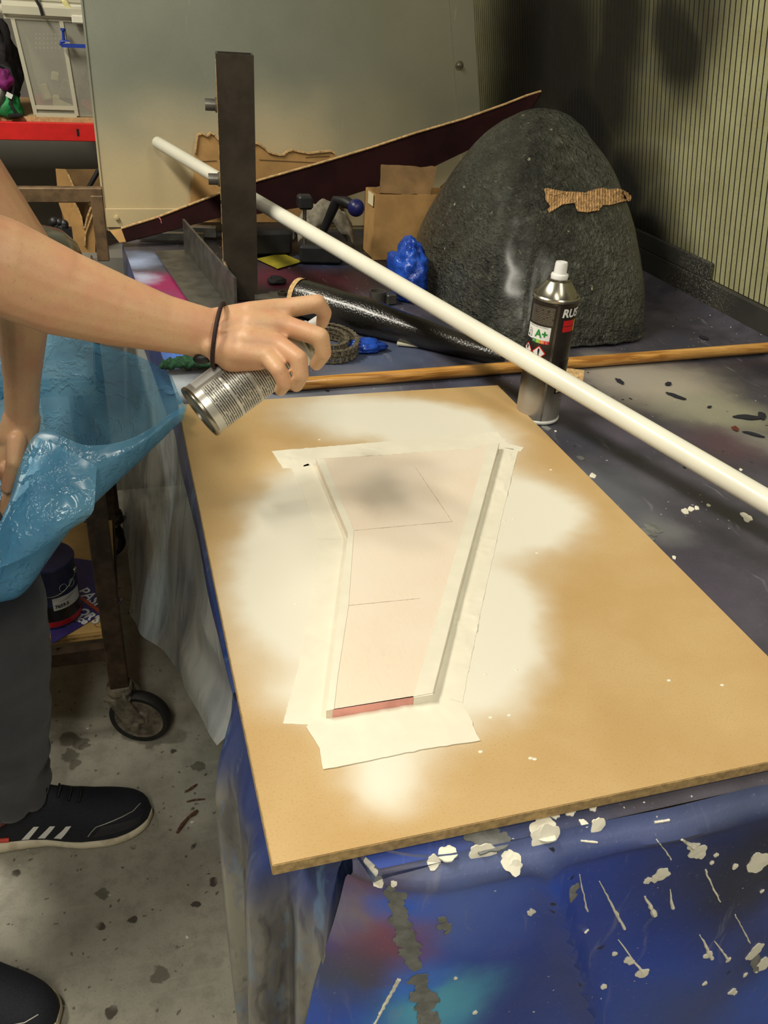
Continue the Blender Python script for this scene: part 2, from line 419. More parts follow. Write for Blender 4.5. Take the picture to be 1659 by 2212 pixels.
FB = [(ony(900, 2050, FY), .30, srgb(40, 84, 190), 1), (ony(1150, 2000, FY), .26, srgb(34, 72, 172), 1), (ony(1400, 1950, FY), .26, srgb(34, 64, 160), .95),
      (ony(880, 1900, FY), .12, srgb(96, 124, 190), .85), (ony(1000, 1960, FY), .10, srgb(84, 110, 190), .8), (ony(1640, 1850, FY), .16, srgb(34, 38, 56), .95), (ony(1640, 2050, FY), .10, srgb(40, 50, 100), .8),
      (ony(960, 2190, FY), .08, srgb(84, 176, 206), .9), (ony(1180, 2180, FY), .12, srgb(38, 60, 130), .7), (ony(1450, 2170, FY), .12, srgb(56, 70, 120), .7), (ony(765, 1950, FY), .085, srgb(110, 64, 92), .95),
      (ony(790, 2090, FY), .080, srgb(140, 72, 84), .95), (ony(715, 2050, FY), .065, srgb(150, 146, 142), .95), (ony(690, 2190, FY), .085, srgb(74, 76, 70), 1), (ony(862, 1990, FY), .045, srgb(40, 104, 220), .95), (ony(905, 2140, FY), .05, srgb(52, 120, 226), .9)]
M['cover_front'] = m_cover('painted_cover_front', FB, srgb(44, 76, 168), srgb(54, 92, 190), .34, srgb(84, 92, 116))
def m_side():
    t = T('painted_side_drape'); x, y, z = t.sep(); w = t.warp(.08, 8)
    st = t.noise(1, 5, t.vmap(w, scale=(26, 26, 3))); s2 = t.noise(1, 5, t.vmap(t.warp(.12, 5), scale=(60, 60, 4)))
    c = t.mix(t.step(st, .3, .7), srgb(92, 90, 92), srgb(150, 148, 136))
    c = t.mix(t.step(s2, .5, .7, 0, .7), c, srgb(104, 112, 142))
    c = t.mix(t.step(s2, .44, .32, 0, .6), c, srgb(62, 58, 62))
    wz = t.sep(t.warp(.05, 9))[2]
    c = t.mix(t.step(wz, .66, .74, 0, .9), c, srgb(30, 52, 116))
    c = t.mix(t.math('MULTIPLY', t.step(t.noise(1, 4, t.vmap(w, scale=(40, 40, 6))), .56, .7), .5), c, srgb(110, 146, 180))
    t.bump(st, .25, .004)
    return t.fin(c, .3, .1)
M['side'] = m_side()
def m_film():
    t = T('silvery_plastic_film'); n = t.noise(8, 5, t.warp(.2, 4)); f = t.noise(500, 2)
    c = t.mix(t.step(n, .3, .7), srgb(176, 181, 180), srgb(212, 216, 212))
    c = t.mix(t.step(t.noise(5, 3), .5, .66, 0, .5), c, srgb(70, 80, 110))
    c = t.mix(t.step(f, .55, .7, 0, .3), c, srgb(200, 200, 190))
    t.bump(t.noise(7, 3, t.warp(.3, 3)), .35, .02)
    t.fin(c, .22, .12, Specular_IOR_Level=.8)
    return t.see_through(t.step(n, .3, .7, .16, .36), (.92, .95, .95, 1))
M['film'] = m_film()

def m_sheet():
    t = T('galvanised_sheet'); x, y, z = t.sep(); w = t.sep(t.warp(.35, 2.2))
    n = t.noise(5, 5); f = t.noise(300, 2)
    c = t.mix(t.step(n, .3, .7), srgb(140, 146, 132), srgb(152, 156, 142))
    c = t.mix(t.step(w[2], 1.16, .84, 0, .85), c, srgb(206, 184, 138))
    c = t.mix(t.math('MULTIPLY', t.step(w[0], .3, .8), .4), c, srgb(146, 136, 104))
    c = t.mix(t.step(f, .5, .8, 0, .12), c, srgb(100, 100, 90))
    sv = t.noise(1, 3, t.vmap(scale=(90, 1, 6))); c = t.mix(t.step(sv, .70, .76, 0, .4), c, srgb(200, 200, 190))
    t.bump(t.noise(2.5, 2), .12, .02)
    return t.fin(c, t.step(w[2], .95, 1.1, .62, .40), t.step(w[2], .9, 1.15, .05, .45))
M['sheet'] = m_sheet()

def m_corr():
    t = T('sooted_corrugated_plastic'); x, y, z = t.sep(); w = t.warp(.18, 3.0)
    n = t.noise(14, 5); f = t.noise(260, 3)
    c = t.mix(t.step(n, .3, .7), srgb(176, 172, 128), srgb(192, 190, 146))
    tot = None
    def on(px, py): # a point of the leaning panel
        d = _ray(px, py); k = (1.21 + .168 * (.87 - CAM.z)) / (d.x + .168 * d.z); return CAM + d * k
    for px, py, r, s in [(1200, 120, .62, .98), (1150, 60, .55, .9), (1250, 300, .50, 1.0), (1330, 420, .34, 1.0), (1340, 40, .34, .97), (1310, 180, .36, .97), (1470, 90, .22, .97), (1510, 30, .20, .85), (1420, 100, .20, .7),
                         (1390, 520, .24, 1.0), (1450, 560, .14, .7), (1400, 200, .22, .6), (1120, 250, .4, .9)]:
        m_ = t.math('MULTIPLY', t.blob(w, on(px, py), r, .8), s); tot = m_ if tot is None else t.math('MAXIMUM', tot, m_)
    c = t.mix(t.math('MULTIPLY', tot, .99), c, srgb(12, 11, 9))
    c = t.mix(t.step(f, .55, .75, 0, .4), c, srgb(40, 38, 30))
    return t.fin(c, .55, 0)
M['corr'] = m_corr()
def m_base():
    t = T('sooted_board'); f = t.noise(260, 3); n = t.noise(9, 4)
    c = t.mix(t.step(n, .35, .7), srgb(40, 40, 38), srgb(58, 57, 52))
    c = t.mix(t.math('MULTIPLY', t.step(f, .5, .66), t.blob(t.warp(.04, 9), onx(1500, 640, 1.2), .16, .8)), c, srgb(120, 118, 106))
    t.bump(f, .1, .001)
    return t.fin(c, .6, 0)
M['baseboard'] = m_base()

def m_shell():
    t = T('fibreglass_shell'); p = t.P()
    n = t.noise(7, 5); m_ = t.noise(42, 6, rough=.72)
    c = t.mix(t.step(n, .3, .7), srgb(54, 56, 51), srgb(80, 82, 72))
    c = t.mix(t.step(m_, .5, .72, 0, .75), c, srgb(108, 110, 94))
    c = t.mix(t.step(m_, .46, .3, 0, .7), c, srgb(26, 27, 25))
    def strands(rot, loc):
        s_ = t.vmap(t.warp(.05, 14), rot=rot, scale=(190, 12, 190), loc=loc); return t.noise(1, 2, s_)
    a = strands((.3, .2, .4), (0, 0, 0)); b = strands((1.1, .5, 2.0), (5, 2, 1)); d = strands((.4, 1.3, 1.1), (2, 8, 3))
    hh = t.math('MAXIMUM', t.math('MAXIMUM', a, b), d)
    c = t.mix(t.step(hh, .68, .78, 0, .7), c, srgb(160, 160, 140))
    v = t.voro(28, t.warp(.02, 60)); c = t.mix(t.math('MULTIPLY', t.step(v, .10, .07), t.step(t.noise(9, 2), .52, .58)), c, srgb(196, 194, 160))
    t.bump(t.math('ADD', t.math('MULTIPLY', hh, 1.8), t.math('ADD', t.math('MULTIPLY', m_, 1.3), t.math('MULTIPLY', t.voro(95, t.warp(.03, 30)), .9))), 1.0, .020)
    return t.fin(c, t.step(m_, .35, .65, .26, .6), 0, Coat_Weight=.5, Coat_Roughness=.28)
M['shell'] = m_shell()

def m_wood():
    t = T('varnished_dowel'); o = t.P()
    st = t.vmap(o, scale=(3, 60, 60)); g = t.noise(3, 5, t.warp(.4, 1.5, st), dist=.6)
    c = t.mix(t.step(g, .38, .62), srgb(206, 152, 76), srgb(150, 96, 36))
    c = t.mix(t.step(t.noise(6, 2, t.vmap(o, scale=(1, .2, .2))), .4, .6, 0, .4), c, srgb(222, 176, 104))
    return t.fin(c, .35, 0, Coat_Weight=.3)
M['dowel'] = m_wood()
def m_roll():
    t = T('black_woven_roll'); n = t.noise(8, 3)
    c = t.mix(t.step(n, .3, .7), srgb(20, 19, 17), srgb(42, 39, 34))
    t.bump(t.math('ADD', t.noise(1, 2, t.vmap(scale=(420, 420, 30))), t.voro(260)), .5, .0012)
    return t.fin(c, .26, .1, Coat_Weight=.4, Coat_Roughness=.2)
M['roll'] = m_roll()
def m_apron():
    t = T('blue_apron_film'); n = t.noise(6, 3, t.warp(.1, 5)); f = t.noise(26, 4, t.warp(.06, 14))
    c = t.mix(t.step(n, .3, .7), srgb(84, 162, 214), srgb(136, 198, 232))
    rd = t.math('ABSOLUTE', t.math('SUBTRACT', f, .5)); 
    t.bump(t.math('ADD', n, t.math('MULTIPLY', t.step(rd, .06, .0), .25)), .40, .010)
    t.fin(c, .16, 0, Specular_IOR_Level=.8)
    return t.see_through(t.step(n, .3, .7, .62, .46), (.66, .87, .98, 1))
M['apron'] = m_apron()
def m_bag():
    t = T('blue_bag_film'); n = t.noise(30, 4); t.bump(t.noise(45, 4, t.warp(.05, 30)), .6, .006)
    t.fin(t.mix(t.step(n, .3, .7), srgb(24, 58, 150), srgb(40, 90, 200)), .25, 0); return t.see_through(.12, (.4, .6, 1, 1))
M['bag'] = m_bag()
def m_trousers():
    t = T('trousers'); n = t.noise(6, 4); f = t.noise(900, 2); t.bump(t.math('ADD', f, t.math('MULTIPLY', t.noise(16, 3), 3)), .3, .004)
    return t.fin(t.mix(t.step(n, .3, .7), srgb(50, 50, 56), srgb(66, 66, 70)), .85, 0, Sheen_Weight=.2)
M['trousers'] = m_trousers()
def m_sole():
    t = T('shoe_sole'); n = t.noise(40, 5); return t.fin(t.mix(t.step(n, .45, .75, 0, .6), srgb(214, 204, 178), srgb(150, 132, 100)), .6, 0)
M['sole'] = m_sole()
def m_bin():
    t = T('frosted_bin_plastic'); n = t.noise(20, 3); t.fin(t.mix(n, srgb(190, 190, 176), srgb(214, 212, 196)), .35, 0); return t.see_through(.72, (.95, .95, .92, 1))
M['bin'] = m_bin()
def m_binrim():
    t = T('frosted_bin_rim'); t.fin(srgb(206, 202, 180), .4, 0); return t.see_through(.18)
M['binrim'] = m_binrim()
def m_can_dark():
    t = T('dark_printed_can'); x, y, z = t.sep(); w = t.sep(t.warp(.03, 20))
    c = t.mix(t.step(t.noise(30, 3), .3, .7), srgb(56, 50, 44), srgb(66, 60, 54))
    c = t.mix(t.math('MULTIPLY', t.step(w[2], CZ + .075, CZ + .02), .85), c, srgb(190, 186, 178))
    return t.fin(c, .3, .55)
M['can_dark'] = m_can_dark()
def m_print(name, ground, ink, pitch, axis=2, duty=.5, metal=.4):
    t = T(name); o = t.sep(t.O()); k = t.math('FRACT', t.math('MULTIPLY', o[axis], 1 / pitch))
    brk = t.noise(1, 2, t.vmap(t.O(), scale=(260, 260, 1 / pitch)))
    ink_m = t.math('MULTIPLY', t.step(k, duty - .05, duty + .05), t.step(brk, .36, .42))
    return t.fin(t.mix(t.math('MULTIPLY', ink_m, .9), ground, ink), .3, metal)
M['can_silver'] = plain('can_silver', srgb(196, 194, 184), .28, .45, var=.03)
M['print_silver'] = m_print('print_silver', srgb(190, 188, 178), srgb(52, 46, 40), .0026)
M['print_dark'] = m_print('print_dark', srgb(58, 52, 46), srgb(120, 112, 100), .0024)
def m_nearfilm(): pass

# ---------------------------------------------------------------- the room
def struct(name, mb, mat, smooth=False):
    return tag(obj(name, mb, mat, None, smooth), kind='structure')
struct('floor', MB().box((0, .8, -.03), (6, 8.4, .06)), M['floor'])
struct('wall_back', MB().box((0, 3.45, 1.4), (6, .1, 2.8)), M['wall'])
struct('wall_right', MB().box((2.55, .8, 1.4), (.1, 8.4, 2.8)), M['wall'])
struct('wall_left', MB().box((-2.65, .8, 1.4), (.1, 8.4, 2.8)), M['wall'])
struct('wall_front', MB().box((0, -2.85, 1.4), (6, .1, 2.8)), M['wall'])
struct('ceiling', MB().box((0, .8, 2.84), (6, 8.4, .08)), M['ceiling'])
lamp_mat = T('lamp_tube').fin(srgb(240, 236, 220), .4, 0)
for (lx, ly, ll), wh in zip([(-.95, 1.25, 1.2), (-.35, -1.2, 1.5), (.80, -.2, 1.2)], ['over the walkway', 'behind the photographer', 'above the near end of the bench']):
    r = thing('ceiling_lamp', 'white batten ceiling lamp ' + wh, 'lamp', (lx, ly, 2.70))
    obj('housing', MB().box((lx, ly, 2.75), (.14, ll, .1), bev=.006), M['white_plastic'], r, False)
    for s in (-1, 1): obj('tube', MB().tube([(lx + s * .04, ly - ll / 2 + .03, 2.68), (lx + s * .04, ly + ll / 2 - .03, 2.68)], .013, 12), lamp_mat, r)

# ---------------------------------------------------------------- bench with its painted cover
TX0, TX1, TY0, TY1 = .064, 1.198, .375, 2.27
bench = thing('work_bench', 'wooden work bench hidden under the paint-stained cover', 'bench', (.64, 1.3, 0))
obj('bench_top', MB().box((.69, 1.35, .775), (1.05, 1.82, .036), bev=.004), M['ply'], bench, False)
for sx in (.22, 1.14):
    for sy in (.50, 2.2): obj('leg', MB().box((sx, sy, .378), (.07, .07, .756), bev=.004), M['ply'], bench, False)
cover = thing('bench_cover', 'paint-splattered plastic sheet draped over the work bench', 'sheet', (.64, 1.3, CZ))
# top surface
rows = []
def tp(x, y):
    n = mnoise.noise(V3((x * 5, y * 5, 3))) * .0012
    z = CZ - .0012 + min(n, .0008)
    e = max(0, (x - 1.16)) / .06; z += .05 * e * e * (1 if y > .9 else .6)
    return V3((x, y, z))
edge_x = lambda y: TX0 - .05 * max(0, min(1, (y - 1.25) / .9)) + (.075 * (max(0, .62 - y) / .245) ** 2)
NX, NY = 60, 90
for i in range(NY + 1):
    y = TY0 + (TY1 - TY0) * i / NY; x0 = edge_x(y)
    rows.append([tp(x0 + (TX1 - x0) * j / NX, y) for j in range(NX + 1)])
obj('cover_top', MB().grid(rows), M['cover'], cover, recalc=False)
# front drape: hangs from the near edge, ridge folds and one lifted lip
def front(u, v):
    x = .125 + u * 1.11; d = v * .62
    q = d / .62
    y = TY0 - .012 * min(1, d / .02) - .02 * q
    y -= .016 * math.exp(-((x - .262 - .36 * d) / .010) ** 2) * min(1, d / .05)
    y -= .02 * q * math.sin(x * 15 + 1) + .012 * math.sin(x * 31 + q * 3) * q
    lip = math.exp(-((d - .012) / .010) ** 2) * .013 * (.7 + .6 * mnoise.noise(V3((x * 12, 0, 4))))
    y -= lip
    # left end turns away round the bench corner
    k = max(0, (.20 - x) / .075); y += .035 * k * k; x2 = x - .045 * k * min(1, q * 2.2)
    n = mnoise.noise(V3((x * 9, d * 9, 1))) * .006 * min(1, d / .05)
    return V3((x2, y + n, CZ - .002 - d + (.003 if v == 0 else 0)))
obj('front_drape', MB().grid([[front(j / 130, (i / 60) ** 1.4) for j in range(131)] for i in range(61)]), M['cover_front'], cover, recalc=False)
# corner drape: the sheet hangs straight down behind the near left corner
def corner(u, v):
    pts = [V3((.086, .86, 0)), V3((.080, .76, 0)), V3((.056, .60, 0)), V3((.050, .54, 0)), V3((.055, .47, 0)), V3((.075, .425, 0)), V3((.10, .405, 0)), V3((.135, .415, 0)), V3((.20, .44, 0))]
    s = u * (len(pts) - 1); i = min(int(s), len(pts) - 2); p = pts[i].lerp(pts[i + 1], s - i)
    d = v * .7
    fold = (.012 * math.sin(u * 26 + 2 * v) + .008 * math.sin(u * 47 + 1)) * min(1, s / 2)
    nrm = V3((-1, -.2, 0)).lerp(V3((-.3, -1, 0)), u).normalized()
    w_ = min(1, d / .09); w_ = w_ * w_ * (3 - 2 * w_)
    if p.x < .135: p = V3((edge_x(p.y) + .001, p.y, 0)).lerp(p, w_)
    else: p = V3((p.x, TY0 - .004, 0)).lerp(p, w_)
    return p + nrm * fold * min(1, d / .12) + V3((.015 * v * (1 - u), 0, CZ - .003 - d))
obj('corner_drape', MB().grid([[corner(j / 80, i / 50) for j in range(81)] for i in range(51)]), M['side'], cover, recalc=False)
# side strip under the board edge, painted blue, then the silvery film that flares out over the walkway
def side(u, v, d0, d1):
    y = .585 + u * (2.25 - .585)
    hem = .73 - .62 * min(1, (y - .585) / 1.05) - .03 * max(0, y - 1.65)
    hemx = .058 - .106 * min(1, (y - .585) / 1.0)
    L = CZ - .003 - hem
    q = d0 + (d1 - d0) * v; ex = edge_x(y)
    z = CZ - .003 - L * q
    x = ex + (hemx - ex) * q ** 1.5 - .004 * min(1, q * 20)
    x += .007 * math.sin(y * 9 + q * 5) * q + .010 * mnoise.noise(V3((y * 6, q * 3, 9))) * min(1, q * 3)
    return V3((x, y, z))
obj('side_strip', MB().grid([[side(j / 110, i / 10, 0, .13) for j in range(111)] for i in range(11)]), M['side'], cover, recalc=False)
obj('side_film', MB().grid([[side(j / 110, i / 50, .13, 1) for j in range(111)] for i in range(51)]), M['film'], cover, recalc=False)

# paint splatters on the sheet
def splat_mesh(mb, c, nrm, r, stretch=1, ang=0, seed=0):
    n = V3(nrm).normalized(); u = n.orthogonal().normalized(); w = n.cross(u)
    u2 = u * math.cos(ang) + w * math.sin(ang); w2 = n.cross(u2); K = 26; ring = []
    for k in range(K):
        a = 2 * PI * k / K; rr = r * (.80 + .34 * mnoise.noise(V3((math.cos(a) * 1.6, math.sin(a) * 1.6, seed * 3.7))))
        ring.append(V3(c) + u2 * math.cos(a) * rr * stretch + w2 * math.sin(a) * rr)
    mb.add([V3(c) + n * .0012] + [p + n * .0008 for p in ring] + [p - n * .0006 for p in ring],
           [(0, 1 + k, 1 + (k + 1) % K) for k in range(K)] + [(1 + k, 1 + K + k, 1 + K + (k + 1) % K, 1 + (k + 1) % K) for k in range(K)])
fmb = MB().grid([[front(j / 130, (i / 60) ** 1.4) for j in range(131)] for i in range(61)])
FBVH = BVHTree.FromPolygons(fmb.v, fmb.f)
tmb = MB().grid(rows); TBVH = BVHTree.FromPolygons(tmb.v, tmb.f)
def hit(px, py, *trees):
    d = _ray(px, py).normalized(); best = None
    for t in trees:
        q = t.ray_cast(CAM, d)
        if q[0] is not None and (best is None or q[3] < best[2]):
            n = q[1] if q[1].dot(d) < 0 else -q[1]; best = (q[0], n, q[3])
    return best
def cz(x, y): return (460 + x * .7227, 1650 + y * .7227)
sp = MB(); gr = MB(); k = 0
def splat(mb, px, py, r, st=1, ang=0):
    global k
    h_ = hit(px, py, FBVH, TBVH); k += 1
    if h_: splat_mesh(mb, h_[0], h_[1], r, st, ang, k)
def streak(mb, a, b, r0, r1, n=7):
    ps = []
    for i in range(n):
        t_ = i / (n - 1); j_ = 2.5 * mnoise.noise(V3((i * .8, a[0], b[1])))
        h_ = hit(a[0] + (b[0] - a[0]) * t_ + j_, a[1] + (b[1] - a[1]) * t_, FBVH, TBVH)
        if h_: ps.append(h_[0] + h_[1] * .0002)
    if len(ps) > 1: mb.tube(ps, [(r0 + (r1 - r0) * i / (len(ps) - 1)) * .45 * (1 + .5 * mnoise.noise(V3((i * 1.3, a[0], 2)))) for i in range(len(ps))], 6)
for x, y, r in [(985, 205, .013), (1000, 222, .012), (995, 180, .009), (975, 215, .009), (990, 150, .005), (800, 262, .009), (822, 266, .009), (785, 264, .007), (700, 268, .008), (660, 290, .006), (658, 298, .005), (893, 295, .010), (885, 280, .007), (905, 305, .006),
                (1340, 330, .011), (1325, 340, .006), (1300, 347, .005), (1435, 245, .007), (1447, 262, .009), (1455, 270, .007), (1628, 295, .015), (1645, 290, .010), (1620, 560, .013), (1640, 600, .012), (950, 443, .0045), (1150, 188, .007), (1070, 140, .005), (1068, 145, .005), (1135, 132, .005), (1020, 155, .004), (1108, 178, .004),
                (1168, 665, .0035), (1200, 567, .003), (1590, 630, .003), (1550, 680, .006), (1560, 684, .004), (1470, 655, .003), (725, 640, .002), (783, 742, .003), (1490, 295, .003), (1503, 272, .003), (1560, 305, .004), (1640, 380, .003), (1240, 585, .005), (1250, 592, .004), (1285, 625, .007), (1480, 570, .005), (1540, 585, .004), (540, 358, .003), (465, 290, .004), (470, 305, .004), (480, 325, .004), (495, 352, .005)]:
    splat(sp, *cz(x, y), r, random.uniform(.8, 1.3), random.random() * 3)
for a, b, r0, r1, n in [((1155, 350), (1230, 492), .001, .003, 14), ((1175, 390), (1215, 470), .001, .002, 9), ((1470, 315), (1515, 412), .002, .0015, 14), ((1095, 330), (1118, 440), .001, .002, 10), ((1325, 225), (1370, 285), .001, .0015, 9), ((1290, 395), (1320, 450), .002, .0055, 8), ((1365, 375), (1375, 430), .001, .004, 7),
                        ((1560, 450), (1605, 535), .001, .002, 12), ((1455, 510), (1490, 580), .001, .0045, 9), ((1500, 530), (1540, 585), .001, .003, 9), ((556, 642), (478, 785), .004, .002, 26), ((1320, 175), (1365, 168), .0025, .0025, 9), ((1120, 495), (1110, 505), .002, .003, 4), ((1400, 225), (1440, 250), .002, .006, 8), ((1210, 90), (1235, 98), .004, .003, 6), ((1100, 230), (1150, 235), .002, .002, 7), ((1210, 525), (1290, 630), .001, .003, 10)]:
    streak(sp, cz(*a), cz(*b), r0, r1, n)
for x, y, r in [(1480, 1105, .006), (1492, 1100, .005), (1530, 1092, .003), (1505, 1098, .004), (1612, 1118, .009), (1280, 1028, .006), (1456, 1205, .003), (1600, 1015, .003), (1200, 932, .002)]:
    splat(sp, x, y, r, 1.5, .3)
for x, y, r in [(545, 400, .008), (553, 425, .009), (562, 455, .010), (570, 490, .011), (578, 520, .010), (588, 550, .010), (597, 580, .009), (535, 378, .007), (612, 640, .009), (622, 670, .010), (632, 710, .012), (640, 745, .012), (650, 775, .012), (800, 215, .014), (830, 225, .012), (850, 240, .011), (1075, 385, .006), (1620, 600, .010), (690, 470, .005), (700, 495, .005)]:
    for q_ in range(3): splat(gr, *cz(x + random.uniform(-5, 5), y + random.uniform(-14, 14)), r * random.uniform(.5, .95), 1.5, random.random() * 3)
for x, y, r in [(1410, 1140, .010), (1400, 1150, .009), (1402, 1163, .006), (1255, 990, .006), (1180, 925, .007)]: splat(gr, x, y, r, 1.5, 1)
tag(obj('paint_splashes', sp, M['flake_white'], cover, smooth=False), 'cream white paint drips and splashes', kind='stuff')
tag(obj('worn_patches', gr, plain('worn_patch', srgb(120, 122, 120), .4, .2, var=.15, vs=80), cover, smooth=False), 'worn grey patches where the paint has peeled', kind='stuff')

# ---------------------------------------------------------------- sheet steel back panel
SY = 2.285
sheet = thing('steel_sheet', 'upright galvanised steel sheet behind the bench, dusted with yellow overspray', 'panel', (.45, SY, .80))
def sx_right(z): return .985 - .197 * (z - .87)
z0, z1 = .80, 1.75
obj('panel', MB().prism([(-.019, SY, z0), (sx_right(z0), SY, z0), (sx_right(z1), SY, z1), (-.022, SY, z1)], (0, .0025, 0)), M['sheet'], sheet, False)
obj('left_flange', MB().box((-.0225, SY + .012, (z0 + z1) / 2), (.006, .03, z1 - z0), bev=.002), M['sheet'], sheet, False)
obj('bottom_flange', MB().box((.45, SY - .004, .832), (.94, .004, .045), bev=.001), M['sheet'], sheet, False)
a = V3((sx_right(z0) - .03, SY - .003, z0)); b = V3((sx_right(z1) - .03, SY - .003, z1))
obj('right_flange', MB().bar(a, b, .06, .004, (0, 1, 0)), M['sheet'], sheet, False)
for px, py in ((252, 470), (993, 142)):
    q = ony(px, py, SY - .007); Mx = Matrix.Rotation(PI / 2, 3, 'X')
    w_ = obj('washer', MB().lathe([(.004, 0), (.0115, 0), (.0115, .002), (.004, .003)], 28, q + V3((0, .004, 0)), Mx), M['tin'] if px > 500 else M['sheet'], sheet)
    obj('bolt_head', MB().lathe([(.0001, .0075), (.0058, .0065), (.006, 0)], 6, q + V3((0, .001, 0)), Mx), M['tin'] if px > 500 else M['sheet'], w_, smooth=False)

# ---------------------------------------------------------------- corrugated plastic side panel
corr = thing('corrugated_panel', 'ribbed translucent plastic panel leaning beside the bench, blackened with spray', 'panel', (1.21, 1.8, .87))
mb = MB(); pitch = .0165; N = int((3.1 - .55) / pitch); fd = V3((-.168, .03, 1)); B0 = V3((1.215, .55, .862)); Hh = 1.0
prof = []
for i in range(N + 1):
    y = i * pitch
    for dy, dx in ((0, .003), (.0016, .0), (pitch - .0016, 0)): prof.append((y + dy, dx))
lo = [B0 + V3((dx, y, 0)) for y, dx in prof]; hi = [p + fd * Hh for p in lo]
mb.grid([lo, hi])
rf = obj('ribbed_face', mb, [M['corr'], plain('groove_dirt', srgb(30, 29, 30), .8, var=.3, vs=60)], corr, smooth=False, recalc=False)
nf = len(prof) - 1
for i, pl_ in enumerate(rf.data.polygons):
    if i % 3 != 1: pl_.material_index = 1
obj('back_face', MB().prism([B0 + V3((.012, 0, 0)), B0 + V3((.012, N * pitch, 0)), B0 + V3((.012, N * pitch, 0)) + fd * Hh, B0 + V3((.012, 0, 0)) + fd * Hh], (.001, 0, 0)), M['corr'], corr, False)
mb = MB().box((1.206, 1.5, .829), (.014, 1.7, .066), bev=.002)
struct('baseboard_right', mb, M['baseboard'])
o = obj('upper_board', MB().box((1.204, 1.945, .880), (.010, .80, .036), bev=.002), M['baseboard'], bpy.data.objects['baseboard_right'], False)

# ---------------------------------------------------------------- board being sprayed on
A_, B_, C_, D_ = [V3((x * .53, y * .53, TZ)) for x, y in ((.11974, 2.23835), (1.07819, 2.23835), (1.07819, .73057), (.11974, .73057))]
board = thing('fibreboard', 'tan fibreboard sheet dusted with white overspray, lying on the covered bench', 'board', (.317, .787, CZ))
h_ = V3((0, 0, -.0003))
obj('board_face', MB().prism([A_, D_, C_, B_], (0, 0, -.0115)), M['mdf'], board, False)
# sawn edge strips, slightly recessed so the face stays sharp
for p, q in ((D_, C_), (A_, D_), (C_, B_), (B_, A_)):
    d = (q - p).normalized(); n = V3((d.y, -d.x, 0))
    obj('sawn_edge', MB().box((p + q) / 2 + n * .0003 + V3((0, 0, -.0058)), ((q - p).length, .0006, .0100), Matrix.Rotation(math.atan2(d.y, d.x), 3, 'Z')), M['mdf_edge'], board, False)
# little raised paint nibs
nib = MB()
for x, y in [(1038, 1624), (1100, 1545), (1060, 1550), (1190, 1015), (1110, 1122), (1090, 1125), (1160, 1195), (1048, 1457), (1115, 1447), (640, 1305), (1155, 1640), (1146, 1638), (1560, 1480), (1445, 1470), (690, 950), (1090, 950)]:
    q = onz(x, y, TZ); nib.sphere(q, (.0022, .0016, .0008), 8, 5)
tag(obj('paint_nibs', nib, M['tape'], board), kind='stuff')

# the masked workpiece
WT = TZ + .010
def wz(x, y, z=WT): return onz(560 + x * .3858, 880 + y * .3858, z)
outl = [(318, 288), (700, 268), (980, 245), (1180, 235), (1270, 208), (1343, 200), (1120, 1010), (970, 1600), (860, 1622), (375, 1700), (500, 720), (495, 700)]
wp = thing('wooden_workpiece', 'pink-white primed wooden panel with angled sides, masked with tape on the board', 'panel', (.27, .8, TZ))
P_ = [wz(*p) for p in outl]
for p in P_: p.z = WT
obj('panel_body', MB().prism([V3((p.x, p.y, WT)) for p in P_], (0, 0, -.0098)), M['work'], wp, False)
def strip(name, pts, z, mat, parent, th=.0006, **kw):
    return obj(name, MB().prism([V3((*wz(x, y, z).xy, z)) for x, y in pts], (0, 0, th)), mat, parent, False, **kw)
e1 = obj('red_end_face', MB().prism([wz(410, 1690, WT) , wz(862, 1616, WT), V3((*wz(862, 1616, WT).xy, TZ + .001)), V3((*wz(410, 1690, WT).xy, TZ + .001))], (.0001, -.0012, 0)), M['red_edge'], wp, False)
# pencil lines
for a, b in (((532, 690), (1080, 640)), ((500, 1110), (900, 1070)), ((870, 330), (1080, 640))):
    obj('pencil_line', MB().bar(wz(*a, WT) + V3((0, 0, .0002)), wz(*b, WT) + V3((0, 0, .0002)), .0005, .0003), plain('pencil', srgb(196, 180, 162), .7, var=.2, vs=200), wp, False)
tz = TZ + .0003
tapes = []
def tape(label, pts, z=tz, mat='tape', th=.0006, jag=True, wr=.0011):
    """a strip of masking tape: fine mesh, wrinkled, torn at its short ends"""
    poly = [V3((*wz(x, y, z).xy, z)) for x, y in pts]
    bm = bmesh.new(); f = bm.faces.new([bm.verts.new(p) for p in poly])
    bmesh.ops.triangulate(bm, faces=bm.faces)
    for _ in range(5):
        es = [e for e in bm.edges if e.calc_length() > .007]
        if es: bmesh.ops.subdivide_edges(bm, edges=es, cuts=1)
        bmesh.ops.triangulate(bm, faces=bm.faces)
    for v in bm.verts:
        n = mnoise.noise(V3((v.co.x * 45, v.co.y * 45, len(tapes)))); r = 1 - abs(n) * 7; g_ = max(0, mnoise.noise(V3((v.co.x * 12, v.co.y * 12, 3 + len(tapes)))) + .1)
        v.co.z += max(0, r) * wr * 2.2 * g_ + .0002
        if v.is_boundary: v.co.x += .0009 * mnoise.noise(v.co * 300); v.co.y += .0009 * mnoise.noise(v.co * 300 + V3((7, 1, 3)))
    mb = MB(); bm.verts.index_update(); mb.add([v.co for v in bm.verts], [[v.index for v in q.verts] for q in bm.faces]); bm.free()
    o = obj('masking_tape', mb, M[mat], None, True, 1.2, thick=th)
    tapes.append(o); return tag(o, label, 'tape', 'masking tape strips on the board')
tape('cream masking tape strip with torn ends along the wide far end of the workpiece', [(70, 245), (180, 237), (700, 192), (1100, 158), (1335, 138), (1350, 165), (1395, 205), (1480, 225), (1462, 246), (1350, 222), (1270, 208), (1180, 235), (980, 245), (700, 268), (318, 288), (308, 318), (225, 338), (135, 345)])
